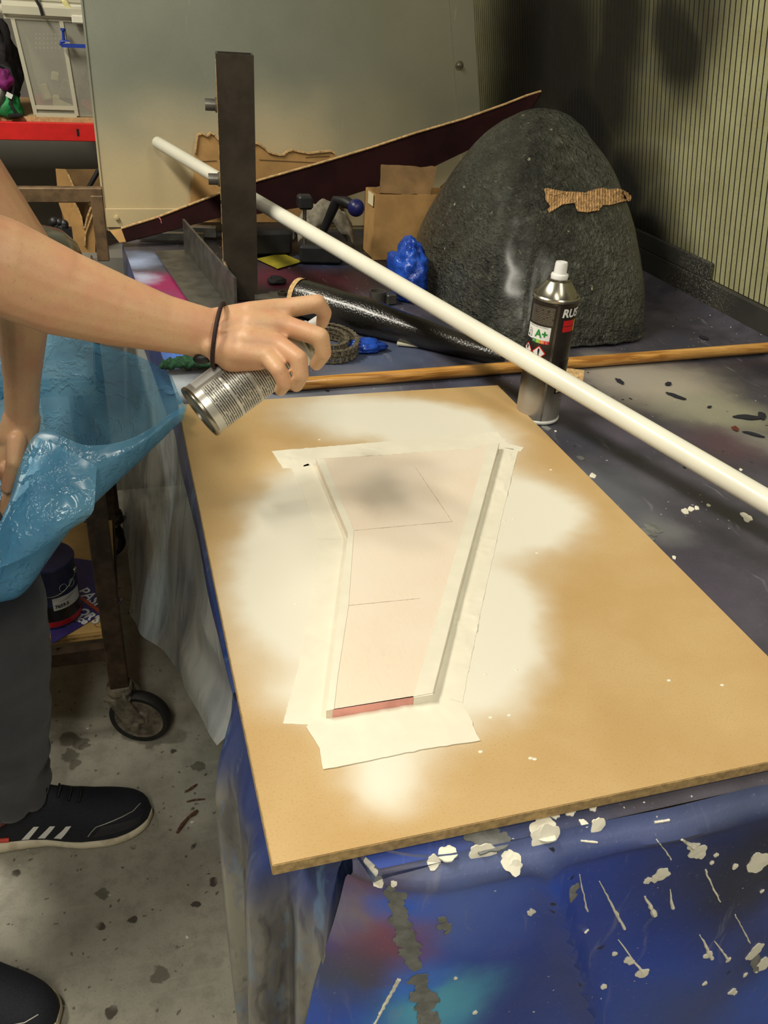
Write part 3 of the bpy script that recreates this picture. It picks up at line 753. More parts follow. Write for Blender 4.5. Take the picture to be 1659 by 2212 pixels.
tape('wrinkled masking tape strip beside the slanted upper edge of the workpiece', [(180, 342), (225, 335), (318, 295), (500, 715), (492, 738), (330, 738), (240, 470)])
tape('long straight masking tape strip below the bend in the workpiece edge', [(330, 742), (492, 738), (500, 722), (440, 1200), (375, 1700), (345, 1785), (133, 1770), (218, 1465), (300, 980)], wr=.0014)
tape('wide masking tape strip across the narrow end, under the red end face', [(262, 1790), (375, 1702), (862, 1622), (970, 1602), (1130, 1655), (1175, 1722), (1205, 1800), (1237, 1865), (930, 1912), (360, 2028), (345, 1960), (340, 1910)], tz + .0007, wr=.0016)
tape('long masking tape strip along the shaded straight edge of the workpiece', [(1346, 222), (1450, 238), (1352, 640), (1245, 1120), (1160, 1530), (1138, 1655), (970, 1604), (1120, 1012)], wr=.0012)
z2 = WT + .0002
for nm, pts in (('edge_tape', [(318, 288), (365, 290), (530, 690), (500, 1110), (440, 1500), (418, 1692), (375, 1700), (495, 730), (495, 702)]),
                ('edge_tape', [(1285, 206), (1343, 200), (1120, 1010), (970, 1600), (862, 1621), (1080, 880)])):
    strip(nm, pts, z2, M['tape'], wp, .0004)
obj('edge_tape_side', MB().prism([V3((*wz(1343, 200).xy, WT)), V3((*wz(1120, 1010).xy, WT)), V3((*wz(970, 1600).xy, WT)), V3((*wz(970, 1600).xy, TZ + .001)), V3((*wz(1120, 1010).xy, TZ + .001)), V3((*wz(1343, 200).xy, TZ + .001))], (.0006, 0, 0)), M['tape'], wp, False)
obj('edge_tape_corner', MB().prism([wz(862, 1618, WT), wz(970, 1600, WT), V3((*wz(970, 1600).xy, TZ + .001)), V3((*wz(862, 1618).xy, TZ + .001))], (.0003, -.0018, 0)), M['tape'], wp, False)

# ---------------------------------------------------------------- steel post on an angle-iron foot
post = thing('steel_post', 'dark square steel post with two welded stubs on an angle-iron foot', 'post', (.24, 1.73, CZ))
rz = Matrix.Rotation(math.radians(-6), 3, 'Z'); pc = V3((.233, 1.735, 0)); zt = 1.238
def loc(x, y, z): return pc + rz @ V3((x, y, 0)) + V3((0, 0, z))
hw, hd, wl = .033, .033, .004
mb = MB()
outer = [(-hw, -hd), (hw, -hd), (hw, hd), (-hw, hd)]; inner = [(-hw + wl, -hd + wl), (hw - wl, -hd + wl), (hw - wl, hd - wl), (-hw + wl, hd - wl)]
vs = [loc(x, y, CZ + .001) for x, y in outer] + [loc(x, y, zt) for x, y in outer] + [loc(x, y, zt) for x, y in inner] + [loc(x, y, zt - .3) for x, y in inner]
fs = [(i, (i + 1) % 4, 4 + (i + 1) % 4, 4 + i) for i in range(4)] + [(4 + i, 4 + (i + 1) % 4, 8 + (i + 1) % 4, 8 + i) for i in range(4)] + [(8 + i, 8 + (i + 1) % 4, 12 + (i + 1) % 4, 12 + i) for i in range(4)] + [(12, 13, 14, 15), (3, 2, 1, 0)]
obj('tube', mb.add(vs, fs), M['steel_dark'], post, False)
mb = MB()
for i in range(46):
    z = CZ + .03 + i * .0088; w_ = .004 + .006 * abs(mnoise.noise(V3((i * .7, 0, 0))))
    if mnoise.noise(V3((i * .35, 4, 0))) > -.15: mb.box(loc(-hw - .0003, -hd + .006 + w_ / 2, z), (.0012, w_, .009), rz)
tag(obj('chipped_edge', mb, M['torn_card'], post, False), kind='stuff')
for px, py in ((470, 226), (474, 386)):
    q = ony(px, py, 1.75); zz = q.z
    s_ = obj('stub', MB().tube([loc(-hw - .022, .006, zz), loc(-hw + .002, .006, zz)], .0105, 20), M['steel_mid'], post)
    obj('weld', MB().tube([loc(-hw - .002, .006, zz) + V3((0, math.cos(a) * .011, math.sin(a) * .011)) for a in [2 * PI * i / 14 for i in range(14)]], .0025, 6, closed=True), M['steel_side'], s_)
f0, f1 = onz(425, 498, CZ + .001), onz(536, 668, CZ + .001)
f0 = V3((.152, 2.08, CZ)); f1 = V3((.205, 1.60, CZ)); d = (f1 - f0).normalized(); sd = V3((0, 0, 1)).cross(d).normalized()
if sd.x > 0: sd = -sd
ang = obj('angle_iron', MB().bar(f0 + V3((0, 0, .0385)), f1 + V3((0, 0, .0385)), .005, .075, (0, 0, 1)).bar(f0 + sd * .035 + V3((0, 0, .0035)), f1 + sd * .035 + V3((0, 0, .0035)), .07, .005, (0, 0, 1)), M['steel_mid'], post, False)
mb = MB()
for i in range(9): mb.sphere(V3((.199, 1.72 - i * .007, CZ + .077 - i * .001)), .0045 + .0015 * mnoise.noise(V3((i, 2, 3))), 8, 6)
obj('weld_bead', mb, M['steel_side'], post)
# loose steel bars behind the foot
for k, (a, b) in enumerate((((.065, 2.235, .815), (.24, 2.205, .815)), ((.05, 2.19, .812), (.205, 2.165, .812)))):
    tag(obj('steel_bar', MB().bar(a, b, .024 - k * .006, .024 - k * .006, bev=.001), M['steel_mid'], None, False), ['thick grey steel bar lying against the back sheet', 'thin grey steel bar lying in front of a thicker one'][k], 'bar', 'steel bars behind the post')

# ---------------------------------------------------------------- white pipe
p0 = dp(340, 308, 2.03); p1 = dp(1659, 1085, .98); ext = p1 + (p1 - p0).normalized() * .03
pr = .0138
d = (ext - p0).normalized(); k = (CZ + pr + .002 - p0.z) / d.z; pe = p0 + d * k
pipe = thing('plastic_pipe', 'long white plastic pipe leaning across the bench over the standing spray can', 'pipe', p0)
sd = d.orthogonal().normalized()
mbp = MB()
n = 32; u = sd; w_ = d.cross(u); rings = []
for q, r in ((p0 + d * .06, pr - .0025), (p0, pr - .0025), (p0 - d * .0004, pr - .001), (p0 + d * .0008, pr), (p0.lerp(pe, .25), pr), (p0.lerp(pe, .5), pr), (p0.lerp(pe, .75), pr), (pe, pr), (pe + d * .0004, pr - .001), (pe, pr - .0025), (pe - d * .06, pr - .0025)):
    rings.append([q + (u * math.cos(2 * PI * i / n) + w_ * math.sin(2 * PI * i / n)) * r for i in range(n + 1)])
obj('pipe_wall', mbp.grid(rings), M['pvc'], pipe)
obj('print_mark', MB().bar(p0.lerp(pe, .88) + V3((-.3, -.6, .7)).normalized() * pr, p0.lerp(pe, .895) + V3((-.3, -.6, .7)).normalized() * pr, .0008, .0006), M['label_grey'], pipe, False)

# ---------------------------------------------------------------- cardboard behind the post
CY = 2.262
ol = [(408, 480), (412, 420), (418, 380), (421, 330), (425, 300), (427, 291), (437, 288), (448, 294), (455, 286), (463, 291), (470, 300), (478, 304), (484, 309), (520, 312), (556, 309), (572, 320), (580, 328), (596, 333), (611, 335), (622, 326), (632, 324), (645, 327), (668, 331), (690, 328), (715, 326), (722, 330), (727, 340), (735, 480)]
tc = thing('torn_cardboard', 'brown corrugated cardboard sheet with a ragged torn top, against the steel sheet', 'cardboard', ony(560, 480, CY))
obj('card_sheet', MB().prism([ony(x, y, CY) for x, y in ol], (0, .005, 0)), M['cardboard'], tc, False)
mb = MB()
for (x, y), (x2, y2) in zip(ol[3:26], ol[4:27]):
    if abs(x2 - x) < 40: mb.bar(ony(x, y, CY - .0006), ony(x2, y2, CY - .0006), .004, .007 + random.random() * .003, (0, 1, 0))
obj('torn_edge', mb, M['torn_card'], tc, False)
for a, b in (((428, 349), (468, 347)), ((660, 340), (712, 337)), ((560, 345), (700, 352))):
    obj('crease', MB().bar(ony(*a, CY - .0008), ony(*b, CY - .0008), .0015, .001, (0, 1, 0)), M['cardboard_dark'], tc, False)
# long maroon box flap
fl = thing('box_flap', 'long maroon printed cardboard strip leaning diagonally behind the post and the shell', 'cardboard', ony(262, 500, 2.15))
top = [(262, 494), (340, 470), (480, 416), (560, 390), (700, 350), (800, 320), (900, 287), (1000, 258), (1090, 226), (1135, 208), (1168, 198)]
bot = [(272, 522), (340, 505), (480, 468), (560, 462), (700, 440), (800, 408), (900, 378), (1000, 330), (1090, 285), (1135, 255), (1166, 205)]
yy = lambda x: 2.15
topw = [ony(x, y, yy(x)) for x, y in top]; botw = [ony(x, y, yy(x) - .02) for x, y in bot]
obj('printed_face', MB().grid([topw, botw]), M['maroon_dark'], fl, thick=.004)
obj('cut_edge', MB().tube([p + V3((0, -.001, .001)) for p in topw], .0028, 8), M['torn_card'], fl)
e = [ony(262, 494, yy(262)), ony(236, 497, 2.18), ony(258, 524, 2.13), ony(272, 522, yy(272) - .02)]
obj('folded_end', MB().grid([[e[0], e[1]], [e[3], e[2]]]), M['cardboard'], fl, thick=.003)
obj('loose_thread', MB().tube([ony(342, 468, 2.11), ony(347, 474, 2.10), ony(349, 482, 2.10)], .0012, 6), plain('pink_thread', srgb(190, 110, 110), .8), fl)

# cardboard box with loose lid flap
bx = thing('cardboard_box', 'open brown cardboard box with a drooping lid flap behind the shell', 'box', (.63, 2.05, CZ))
q0 = onz(803, 561); q1 = q0 + V3((1, 0, 0)); top0 = ony(803, 420, q0.y); hb = top0.z - CZ
d = V3((q1.x - q0.x, q1.y - q0.y, 0)).normalized(); q1 = q0 + d * .19; back = V3((-d.y, d.x, 0)) * .085; up = V3((0, 0, hb))
for a, b in ((q0, q1), (q0, q0 + back), (q1, q1 + back), (q0 + back, q1 + back)):
    nn = (b - a).cross(V3((0, 0, 1))).normalized() * .003
    obj('side_panel', MB().prism([a, b, b + up, a + up], nn), M['cardboard'], bx, False)
obj('bottom_panel', MB().prism([q0 + V3((0, 0, .001)), q1 + V3((0, 0, .001)), q1 + back + V3((0, 0, .001)), q0 + back + V3((0, 0, .001))], (0, 0, .003)), M['cardboard'], bx, False)
obj('packing_tape', MB().prism([q0 + up * .82 - d * .0035, q0 + back * .5 + up * .82 - d * .0035, q0 + back * .5 + up * 1.001 - d * .0035, q0 + up * 1.001 - d * .0035], (-.0008, 0, 0)), M['tape_old'], bx, False)
fl1 = [q0 + up + d * .012 + V3((0, 0, .004)), q1 + up - d * .055 + V3((0, .0, -.002)), q1 + up + back * .75 - d * .02 + V3((0, 0, .05)), q0 + up + back * .75 + d * .03 + V3((0, 0, .055))]
mb = MB().grid([[fl1[0].lerp(fl1[1], i / 10).lerp(fl1[3].lerp(fl1[2], i / 10), j / 8) + V3((0, 0, .006 * mnoise.noise(V3((i * .5, j * .5, 2))))) for i in range(11)] for j in range(9)])
obj('lid_flap', mb, M['cardboard_dark'], bx, thick=.004)
obj('side_flap', MB().prism([q1 + up, q1 + up + back, q1 + up + back + d * .06 + V3((0, 0, .05)), q1 + up + d * .06 + V3((0, 0, .05))], (0, 0, .003)), M['cardboard_dark'], bx, False)

# ---------------------------------------------------------------- dark fibreglass shell
SP = [0.8227, 1.6652, 0.1995, 0.3015, 0.0069, 0.8919, 1.7912, 0.3598, 3.5573, 1.4976, 1.9433, 0.0313]
def shell_rows(n=120, m=60, off=0, base=.798):
    cx, cy, ax, ay, rot, apx, apy, Hs, e, pw, qw, tx = SP; R_ = []
    for i in range(m + 1):
        t_ = min((i / m), .9995); t_ = 1 - (1 - t_) ** 1.35
        s_ = max((1 - t_ ** pw) ** (1 / qw), .004); row = []
        for k in range(n):
            th = 2 * PI * k / n; c_, s2 = math.cos(th), math.sin(th)
            r = (abs(c_) ** e + abs(s2) ** e) ** (-1 / e)
            x = ax * s_ * r * c_; y = ay * s_ * r * s2; x *= 1 + tx * y / ay
            kk = t_ ** 1.3
            p = V3((cx + (apx - cx) * kk + math.cos(rot) * x - math.sin(rot) * y, cy + (apy - cy) * kk + math.sin(rot) * x + math.cos(rot) * y, base + Hs * t_))
            o_ = V3((x, y, .12)).normalized()
            nz = mnoise.noise(p * 9) * .006 + mnoise.noise(p * 28) * .0022
            # a raised corner seam down the front edge and a crumpled foot
            a_ = abs((th - (PI + .98)) ); nz += .006 * math.exp(-(a_ / .05) ** 2) * (1 - t_)
            p += o_ * (nz + off)
            if i == 0: p.z = CZ + .002 + .004 * abs(mnoise.noise(p * 22)) + off * 0
            row.append(p)
        row.append(row[0].copy()); R_.append(row)
    return R_
sh = thing('fibreglass_shell', 'large dark grey fibreglass dome shell standing on the bench by the ribbed panel', 'shell', (SP[0], SP[1], CZ))
smb = MB().grid(shell_rows()); SBVH = BVHTree.FromPolygons(smb.v, smb.f)
obj('shell_skin', smb, M['shell'], sh, angle=0)
lip = shell_rows()[0]
obj('rolled_rim', MB().tube([p + V3((0, 0, .002 + .002 * mnoise.noise(p * 40))) + V3((mnoise.noise(p * 30), mnoise.noise(p * 30 + V3((5, 0, 0))), 0)) * .003 for p in lip[:-1]], [.003 + .002 * abs(mnoise.noise(p * 60)) for p in lip[:-1]], 8, closed=True), M['shell'], sh)
# strip of torn cardboard stuck on the shell
pol = [(1175, 410), (1180, 408), (1186, 424), (1200, 426), (1222, 417), (1245, 416), (1262, 418), (1284, 411), (1300, 408), (1312, 411), (1332, 409), (1350, 413), (1362, 424), (1360, 433), (1340, 438), (1318, 444), (1300, 445), (1292, 456), (1268, 460), (1246, 458), (1241, 440), (1215, 443), (1200, 452), (1186, 461), (1183, 455), (1188, 446), (1179, 434)]
bm = bmesh.new(); bm.faces.new([bm.verts.new((x, y, 0)) for x, y in pol]); bmesh.ops.triangulate(bm, faces=bm.faces)
for _ in range(4):
    es = [e for e in bm.edges if e.calc_length() > 4]
    if es: bmesh.ops.subdivide_edges(bm, edges=es, cuts=1)
    bmesh.ops.triangulate(bm, faces=bm.faces)
good = True
vs = []
for v in bm.verts:
    h_ = hit(v.co.x, v.co.y, SBVH)
    if h_ is None: h_ = (ony(v.co.x, v.co.y, 1.55), V3((0, -1, 0)), 0)
    vs.append(h_[0] + h_[1] * (.0025 + .0014 * math.sin(v.co.x * 1.1) + .002 * abs(mnoise.noise(V3((v.co.x * .1, v.co.y * .1, 1))))))
bm.verts.index_update(); mb = MB().add(vs, [[v.index for v in f.verts] for f in bm.faces]); bm.free()
tag(obj('cardboard_scrap', mb, plain('scrap_card', srgb(170, 134, 88), .9, var=.25, vs=120, bump=.5, bs=300), None, thick=.0015), 'torn strip of brown corrugated cardboard stuck across the dark shell', 'cardboard')

# ---------------------------------------------------------------- spray cans
def can_parts(root, r, bh, sh_h, total, body, metal, capm, collar=False):
    """standing on local origin along +z"""
    b = obj('body', MB().lathe([(.001, .004), (r * .86, .003), (r * .9, .0025), (r * .985, .004), (r, .007), (r, bh - .006), (r * .99, bh - .002), (r * .955, bh)], 56), body, root, local=True)
    obj('base_rim', MB().lathe([(r * .9, 0), (r * 1.0, 0), (r * 1.03, .0012), (r * 1.03, .0042), (r * 1.0, .0055), (r * .9, .004)], 56, closed=True), M['cap'] if not collar else M['tin'], root, local=True)
    s = obj('shoulder', MB().lathe([(r * .95, bh - .002), (r * 1.045, bh + .001), (r * 1.05, bh + .004), (r * 1.0, bh + .006), (r * .93, bh + .0045), (r * .88, bh + .009), (r * .74, bh + sh_h * .62), (r * .60, bh + sh_h * .86), (r * .50, bh + sh_h), (r * .001, bh + sh_h)], 56), metal, root, local=True)
    obj('valve_ring', MB().lathe([(r * .40, bh + sh_h - .003), (r * .49, bh + sh_h - .003), (r * .52, bh + sh_h), (r * .49, bh + sh_h + .003), (r * .42, bh + sh_h + .003)], 40, closed=True), metal, s, local=True)
    z = bh + sh_h; H = total - z
    c = obj('nozzle', MB().lathe([(.001, z), (r * .37, z + .001), (r * .385, z + H * .28), (r * .36, z + H * .34), (r * .285, z + H * .36), (r * .265, z + H * .9), (r * .245, z + H * .97), (r * .12, z + H * .985), (.001, z + H * .95)], 36), capm, root, local=True)
    return b
def wrap_patch(r, a0, a1, zc, h, n=14, off=.0003):
    mb = MB(); rows_ = []
    for z in (zc - h / 2, zc + h / 2):
        rows_.append([V3(((r + off) * math.cos(a0 + (a1 - a0) * i / n), (r + off) * math.sin(a0 + (a1 - a0) * i / n), z)) for i in range(n + 1)])
    return mb.grid(rows_)
def wrap_shape(r, ac, zc, pts, off=.0006):
    mb = MB(); n = len(pts); c = V3((sum(p[0] for p in pts) / n, sum(p[1] for p in pts) / n, 0))
    f = lambda x, y: V3(((r + off) * math.cos(ac + x / r), (r + off) * math.sin(ac + x / r), zc + y))
    return mb.add([f(c.x, c.y)] + [f(*p) for p in pts], [(0, 1 + i, 1 + (i + 1) % n) for i in range(n)])
def wrap_text(r, ac, zc, s, size, off=.0007, bold=.0, shear=0):
    vs, fs = text_geo(s, size, bold)
    return MB().add([V3(((r + off) * math.cos(ac + (v.x + shear * v.y) / r), (r + off) * math.sin(ac + (v.x + shear * v.y) / r), zc + v.y)) for v in vs], fs)
rad = math.radians
cb = V3((.597, 1.088, CZ + .0005)); cr = .0325; BH = .186
can = thing('spray_can', 'dark standing spray can with white nozzle and green A+ label, under the white pipe', 'spray can', cb)
can_parts(can, cr, BH, .026, .238, M['can_dark'], M['tin'], M['cap'])
fa = math.atan2(-cb.y, -cb.x)          # side turned to the photographer
P2 = lambda mb, m, nm='print', **kw: obj(nm, mb, m, can, smooth=False, local=True, recalc=False, **kw)
P2(wrap_patch(cr, fa + rad(-66), fa + rad(4), .1665, .026), M['print_dark'], 'small_print')
P2(wrap_patch(cr, fa + rad(-64), fa + rad(2), .090, .03), M['print_dark'], 'small_print')
for da in (rad(11.5), rad(14.5)):
    a = fa + da; P2(MB().tube([V3(((cr + .0001) * math.cos(a), (cr + .0001) * math.sin(a), z)) for z in (.006, .183)], .0005, 6), M['tin'], 'seam')
P2(wrap_text(cr, fa + rad(58), .1725, 'RUST', .0165, bold=.0006, shear=.12), M['white_text'], 'lettering')
P2(wrap_patch(cr, fa + rad(30), fa + rad(66), .154, .017), M['red_text'], 'red_square')
P2(wrap_patch(cr, fa + rad(67), fa + rad(72), .154, .017), M['yellow_text'], 'yellow_band')
P2(wrap_patch(cr, fa + rad(30), fa + rad(66), .154, .0006, off=.0006), M['can_dark'], 'square_line')
P2(wrap_patch(cr, fa + rad(38), fa + rad(85), .075, .05), plain('can_picture', srgb(36, 22, 18), .35, .3, var=.5, vs=160), 'picture')
P2(wrap_patch(cr, fa + rad(42), fa + rad(60), .058, .012, off=.0006), M['contents'], 'picture')
# emission label
P2(wrap_patch(cr, fa + rad(-70), fa + rad(1), .1405, .021), M['white_text'], 'label')
P2(wrap_text(cr, fa + rad(-34), .1495, 'EMISSIONS DANS L\'AIR INTERIEUR', .0021), M['black_text'], 'lettering')
P2(wrap_text(cr, fa + rad(-22), .1395, 'A+', .0155, bold=.0005), M['green_text'], 'lettering')
for i, (mm, ch) in enumerate(zip(('green_text', 'lime_text', 'orange_text', 'red_text'), ('A+', 'A', 'B', 'C'))):
    a0 = fa + rad(-46 + i * 11.7); P2(wrap_patch(cr, a0, a0 + rad(11.7), .1285, .005, 4, .0005), M[mm], 'grade_box')
    P2(wrap_text(cr, a0 + rad(5.8), .1285, ch, .0042, .0008), M['white_text'], 'lettering')
hx = [(-.0042, -.006), (.0042, -.006), (.0042, .0025), (0, .0065), (-.0042, .0025)]
P2(wrap_shape(cr, fa + rad(-58), .1385, hx), M['black_text'], 'house_mark')
P2(wrap_shape(cr, fa + rad(-58), .1385, [(x * .88, y * .88) for x, y in hx], .0008), M['white_text'], 'house_mark')
P2(wrap_shape(cr, fa + rad(-58), .1398, [(.0023 * math.cos(2 * PI * i / 9), .0016 * math.sin(2 * PI * i / 9)) for i in range(9)], .001), M['label_grey'], 'house_mark')
P2(wrap_shape(cr, fa + rad(-61), .1355, [(-.0012, -.0025), (.0012, -.0025), (.0014, .0002), (0, .0015), (-.0014, .0002)], .001), M['black_text'], 'house_mark')
for da, s in ((-22, 1.0), (-60, .95)):
    dm = [(0, -.011 * s), (.011 * s, 0), (0, .011 * s), (-.011 * s, 0)]
    P2(wrap_shape(cr, fa + rad(da), .112, dm), M['red_text'], 'hazard_diamond')
    P2(wrap_shape(cr, fa + rad(da), .112, [(x * .82, y * .82) for x, y in dm], .0008), M['white_text'], 'hazard_diamond')
P2(wrap_text(cr, fa + rad(-22), .112, '!', .0155, .001, .0006), M['black_text'], 'lettering')
P2(wrap_shape(cr, fa + rad(-60), .1145, [(-.0015, -.002), (.0012, -.0015), (.002, .003), (0, .0045), (-.0018, .0025)], .001), M['black_text'], 'hazard_mark')
P2(wrap_shape(cr, fa + rad(-60), .1085, [(-.004, -.0015), (-.001, -.0005), (.002, -.002), (.004, .0005), (.001, .002), (-.002, .0015)], .001), M['black_text'], 'hazard_mark')
for i in range(3): P2(wrap_patch(cr, fa + rad(62), fa + rad(74), .028 + i * .006, .0018, 4), M['label_grey'], 'small_print')

# the can in the hand
c0, c1 = dp(430, 892, .95), dp(694, 694, .985); ax = (c1 - c0).normalized(); L = (c1 - c0).length
hr = .0315
toc = (CAM - (c0 + c1) / 2); x_ = (toc - ax * toc.dot(ax)).normalized(); y_ = ax.cross(x_)
Rh = Matrix((x_, y_, ax)).transposed()
hc = thing('spray_can', 'silver printed spray can held by the tilted hand above the board', 'spray can', c0, Rh)
can_parts(hc, hr, L - .040, .017, L, M['can_silver'], M['tin'], M['cap'], True)
H2 = lambda mb, m, nm: obj(nm, mb, m, hc, smooth=False, local=True, recalc=False)
for z, h in ((.026, .022), (.052, .024), (.079, .024), (.104, .02)):
    for s0 in (-1.15,):
        H2(wrap_patch(hr, rad(-36), rad(80), z, h, 20), M['print_silver'], 'small_print')
H2(wrap_patch(hr, rad(-86), rad(-42), .034, .050, 8), M['label_grey'], 'label_frame')
H2(wrap_patch(hr, rad(-84), rad(-46), .033, .044, 8, .0005), M['white_text'], 'label')
for i in range(5): H2(wrap_patch(hr, rad(-80), rad(-50), .066 + i * .004, .0016, 8, .0005), M['yellow_text'] if i % 2 else M['white_text'], 'small_print')

# ---------------------------------------------------------------- dowel, black roll, small clutter
d0, d1 = onz(585, 834, CZ + .0105), onz(1659, 751, CZ + .0105); d1 = d1 + (d1 - d0).normalized() * .005
tag(obj('wooden_dowel', MB().tube([d0.lerp(d1, i / 8) for i in range(9)], .0102, 24), M['dowel'], None), 'long honey-coloured wooden dowel lying across the bench behind the spray can', 'dowel')
rl = thing('fabric_roll', 'black glossy woven fabric rolled on a cardboard tube, lying on the bench', 'roll', onz(640, 650))
rr = .036; a = onz(648, 642, CZ + rr); b = onz(1085, 772, CZ + .016); d = (b - a).normalized()
n = 40; u = V3((0, 0, 1)); w_ = d.cross(u)
def ring(c, r, wob=0): return [c + (u * math.cos(2 * PI * i / n) + w_ * math.sin(2 * PI * i / n)) * (r + wob * mnoise.noise(V3((math.cos(2 * PI * i / n), math.sin(2 * PI * i / n), c.x * 20)))) for i in range(n + 1)]
obj('fabric', MB().grid([ring(a + d * .001, rr - .006)] + [ring(a.lerp(b, i / 20) + d * .0015, (rr - .0015 + .0008 * math.sin(i)) * (1 - .60 * max(0, i / 20 - .35) / .65), .001) for i in range(21)] + [ring(b + d * .002, .008), ring(b + d * .002, .0003)]), M['roll'], rl, angle=1)
obj('cardboard_core', MB().grid([ring(a + d * .05, rr - .0055), ring(a - d * .006, rr - .0055), ring(a - d * .006, rr), ring(a + d * .004, rr)]), M['torn_card'], rl, angle=.5)
mb = MB()
for i in range(9):
    p = a.lerp(b, .55 + i * .05) - w_ * (rr * .75) - V3((0, 0, rr * .35)); mb.tube([p, p + V3((.01, -.006, -.002)), p + V3((.014, -.01, -.008))], .0007, 5)
obj('frayed_threads', mb, M['label_grey'], rl)
# grey machined collar
q = onz(814, 655); cl = thing('steel_collar', 'small grey machined ring with a clamp block beside the black roll', 'fitting', q)
obj('ring', MB().lathe([(.0145, 0), (.0165, 0), (.0165, .026), (.0145, .026)], 36, q, closed=True), M['steel_mid'], cl, angle=.5)
obj('clamp_block', MB().box(q + V3((.026, -.006, .011)), (.022, .02, .021), Matrix.Rotation(.2, 3, 'Z'), .002), M['steel_mid'], cl, False)
obj('bolt', MB().tube([q + V3((.037, -.006, .012)), q + V3((.041, -.006, .012))], .004, 12), M['steel_dark'], cl)
# grey bracket left of the roll
q = onz(600, 652); gb = thing('steel_bracket', 'grey flat steel bracket with a round hole beside the black roll', 'bracket', q)
pl = [(-.05, -.02), (-.045, .012), (-.015, .018), (-.012, .03), (.035, .028), (.04, -.02)]
bm_ = MB().prism([q + V3((x, y, .001)) for x, y in pl], (0, 0, .012))
obj('plate', bm_, M['steel_mid'], gb, False); obj('boss', MB().lathe([(.006, 0), (.011, 0), (.011, .007), (.006, .007)], 24, q + V3((.012, .005, .0125)), closed=True), M['steel_dark'], gb, angle=.5)
# blue bags
def crumple(c, size, seed, n=48, m=30, flat=True):
    mb = MB(); mb.sphere((0, 0, 0), 1, n, m)
    for i, v in enumerate(mb.v):
        k_ = 1 + .30 * mnoise.noise(v * 1.5 + V3((seed, 0, 0))) + .34 * (.4 - abs(mnoise.noise(v * 2.6 + V3((0, seed, 0))))) + .16 * (.4 - abs(mnoise.noise(v * 7 + V3((0, 0, seed)))))
        p = V3((v.x * size[0], v.y * size[1], v.z * size[2])) * k_
        mb.v[i] = V3(c) + p
        if flat and mb.v[i].z < CZ + .001: mb.v[i].z = CZ + .001
    return mb
q = onz(905, 668)
tag(obj('plastic_bag', crumple(V3((.578, 1.70, CZ + .050)), (.036, .06, .058), 3.3), M['bag'], None, angle=0), 'crumpled bright blue plastic bag tucked against the dark shell', 'bag')
tag(obj('plastic_bag', crumple(onz(790, 758) + V3((0, .004, .008)), (.032, .020, .011), 8.1), M['bag'], None, angle=0), 'small flattened blue plastic scrap beside the bicycle chain', 'bag')
tag(obj('clear_offcut', MB().box(onz(884, 748) + V3((0, 0, .004)), (.045, .012, .003), Matrix.Rotation(-.4, 3, 'Z') @ Matrix.Rotation(.12, 3, 'X')), M['binrim'], None, False), 'small clear plastic offcut at the foot of the black roll', 'offcut')

# roller chain coiled on its side: every link is a part
ch = thing('roller_chain', 'oily steel roller chain coiled on the bench behind the hand', 'chain', onz(712, 760))
cc = onz(708, 750, CZ); PT = .0127
def link_mesh(outer):
    mb = MB(); w = .0048 if outer else .0040; zs = (.0008, .0088) if outer else (.0022, .0074)
    for z in zs:
        ol_ = []
        for i in range(9): a_ = -PI / 2 + PI * i / 8; ol_.append(V3((PT / 2 + w * math.cos(a_), w * math.sin(a_), z)))
        ol_.append(V3((0, w * .68, z)))
        for i in range(9): a_ = PI / 2 + PI * i / 8; ol_.append(V3((-PT / 2 + w * math.cos(a_), w * math.sin(a_), z)))
        ol_.append(V3((0, -w * .68, z)))
        mb.prism(ol_, (0, 0, .0012))
    if outer:
        for s in (-1, 1): mb.tube([(s * PT / 2, 0, 0), (s * PT / 2, 0, .0112)], .0017, 10)
    else:
        for s in (-1, 1): mb.tube([(s * PT / 2, 0, .0034), (s * PT / 2, 0, .0074)], .0038, 12)
    me = bpy.data.meshes.new('link'); me.from_pydata(mb.v, [], mb.f); bm = bmesh.new(); bm.from_mesh(me); bmesh.ops.recalc_face_normals(bm, faces=bm.faces); bm.to_mesh(me); bm.free()
    me.materials.append(M['chain']); return me
lm = [link_mesh(True), link_mesh(False)]
pts = []
th = -2.6; r = .058
inv = ROOTM[ch.name].inverted()
seq = []
while len(seq) < 92:
    lay = 0 if len(seq) < 46 else 1
    if len(seq) == 46: th = -2.4; r = .057
    seq.append(cc + V3((r * math.cos(th) * 1.0, r * math.sin(th) * 1.45, .0005 + lay * .0125)))
    th += PT / (r * (1 + .45 * abs(math.cos(th)))); r -= .00066
for i in range(len(seq) - 1):
    if i == 45: continue
    p, q = seq[i], seq[i + 1]; dd = q - p
    o = bpy.data.objects.new('link', lm[i % 2]); COL.objects.link(o); o.parent = ch
    o.matrix_basis = inv @ Matrix.Translation((p + q) / 2) @ Matrix.Rotation(math.atan2(dd.y, dd.x), 4, 'Z')

# short cardboard tube behind the can
q = onz(1240, 818, CZ + .0165)
ctube = tag(obj('cardboard_tube', MB().lathe([(.0125, -.018), (.016, -.018), (.016, .014), (.0125, .014)], 32, q, Matrix.Rotation(rad(-28), 3, 'Z') @ Matrix.Rotation(PI / 2, 3, 'Y'), closed=True), M['torn_card'], None, angle=.5), 'short cut piece of brown cardboard tube behind the standing spray can', 'tube')
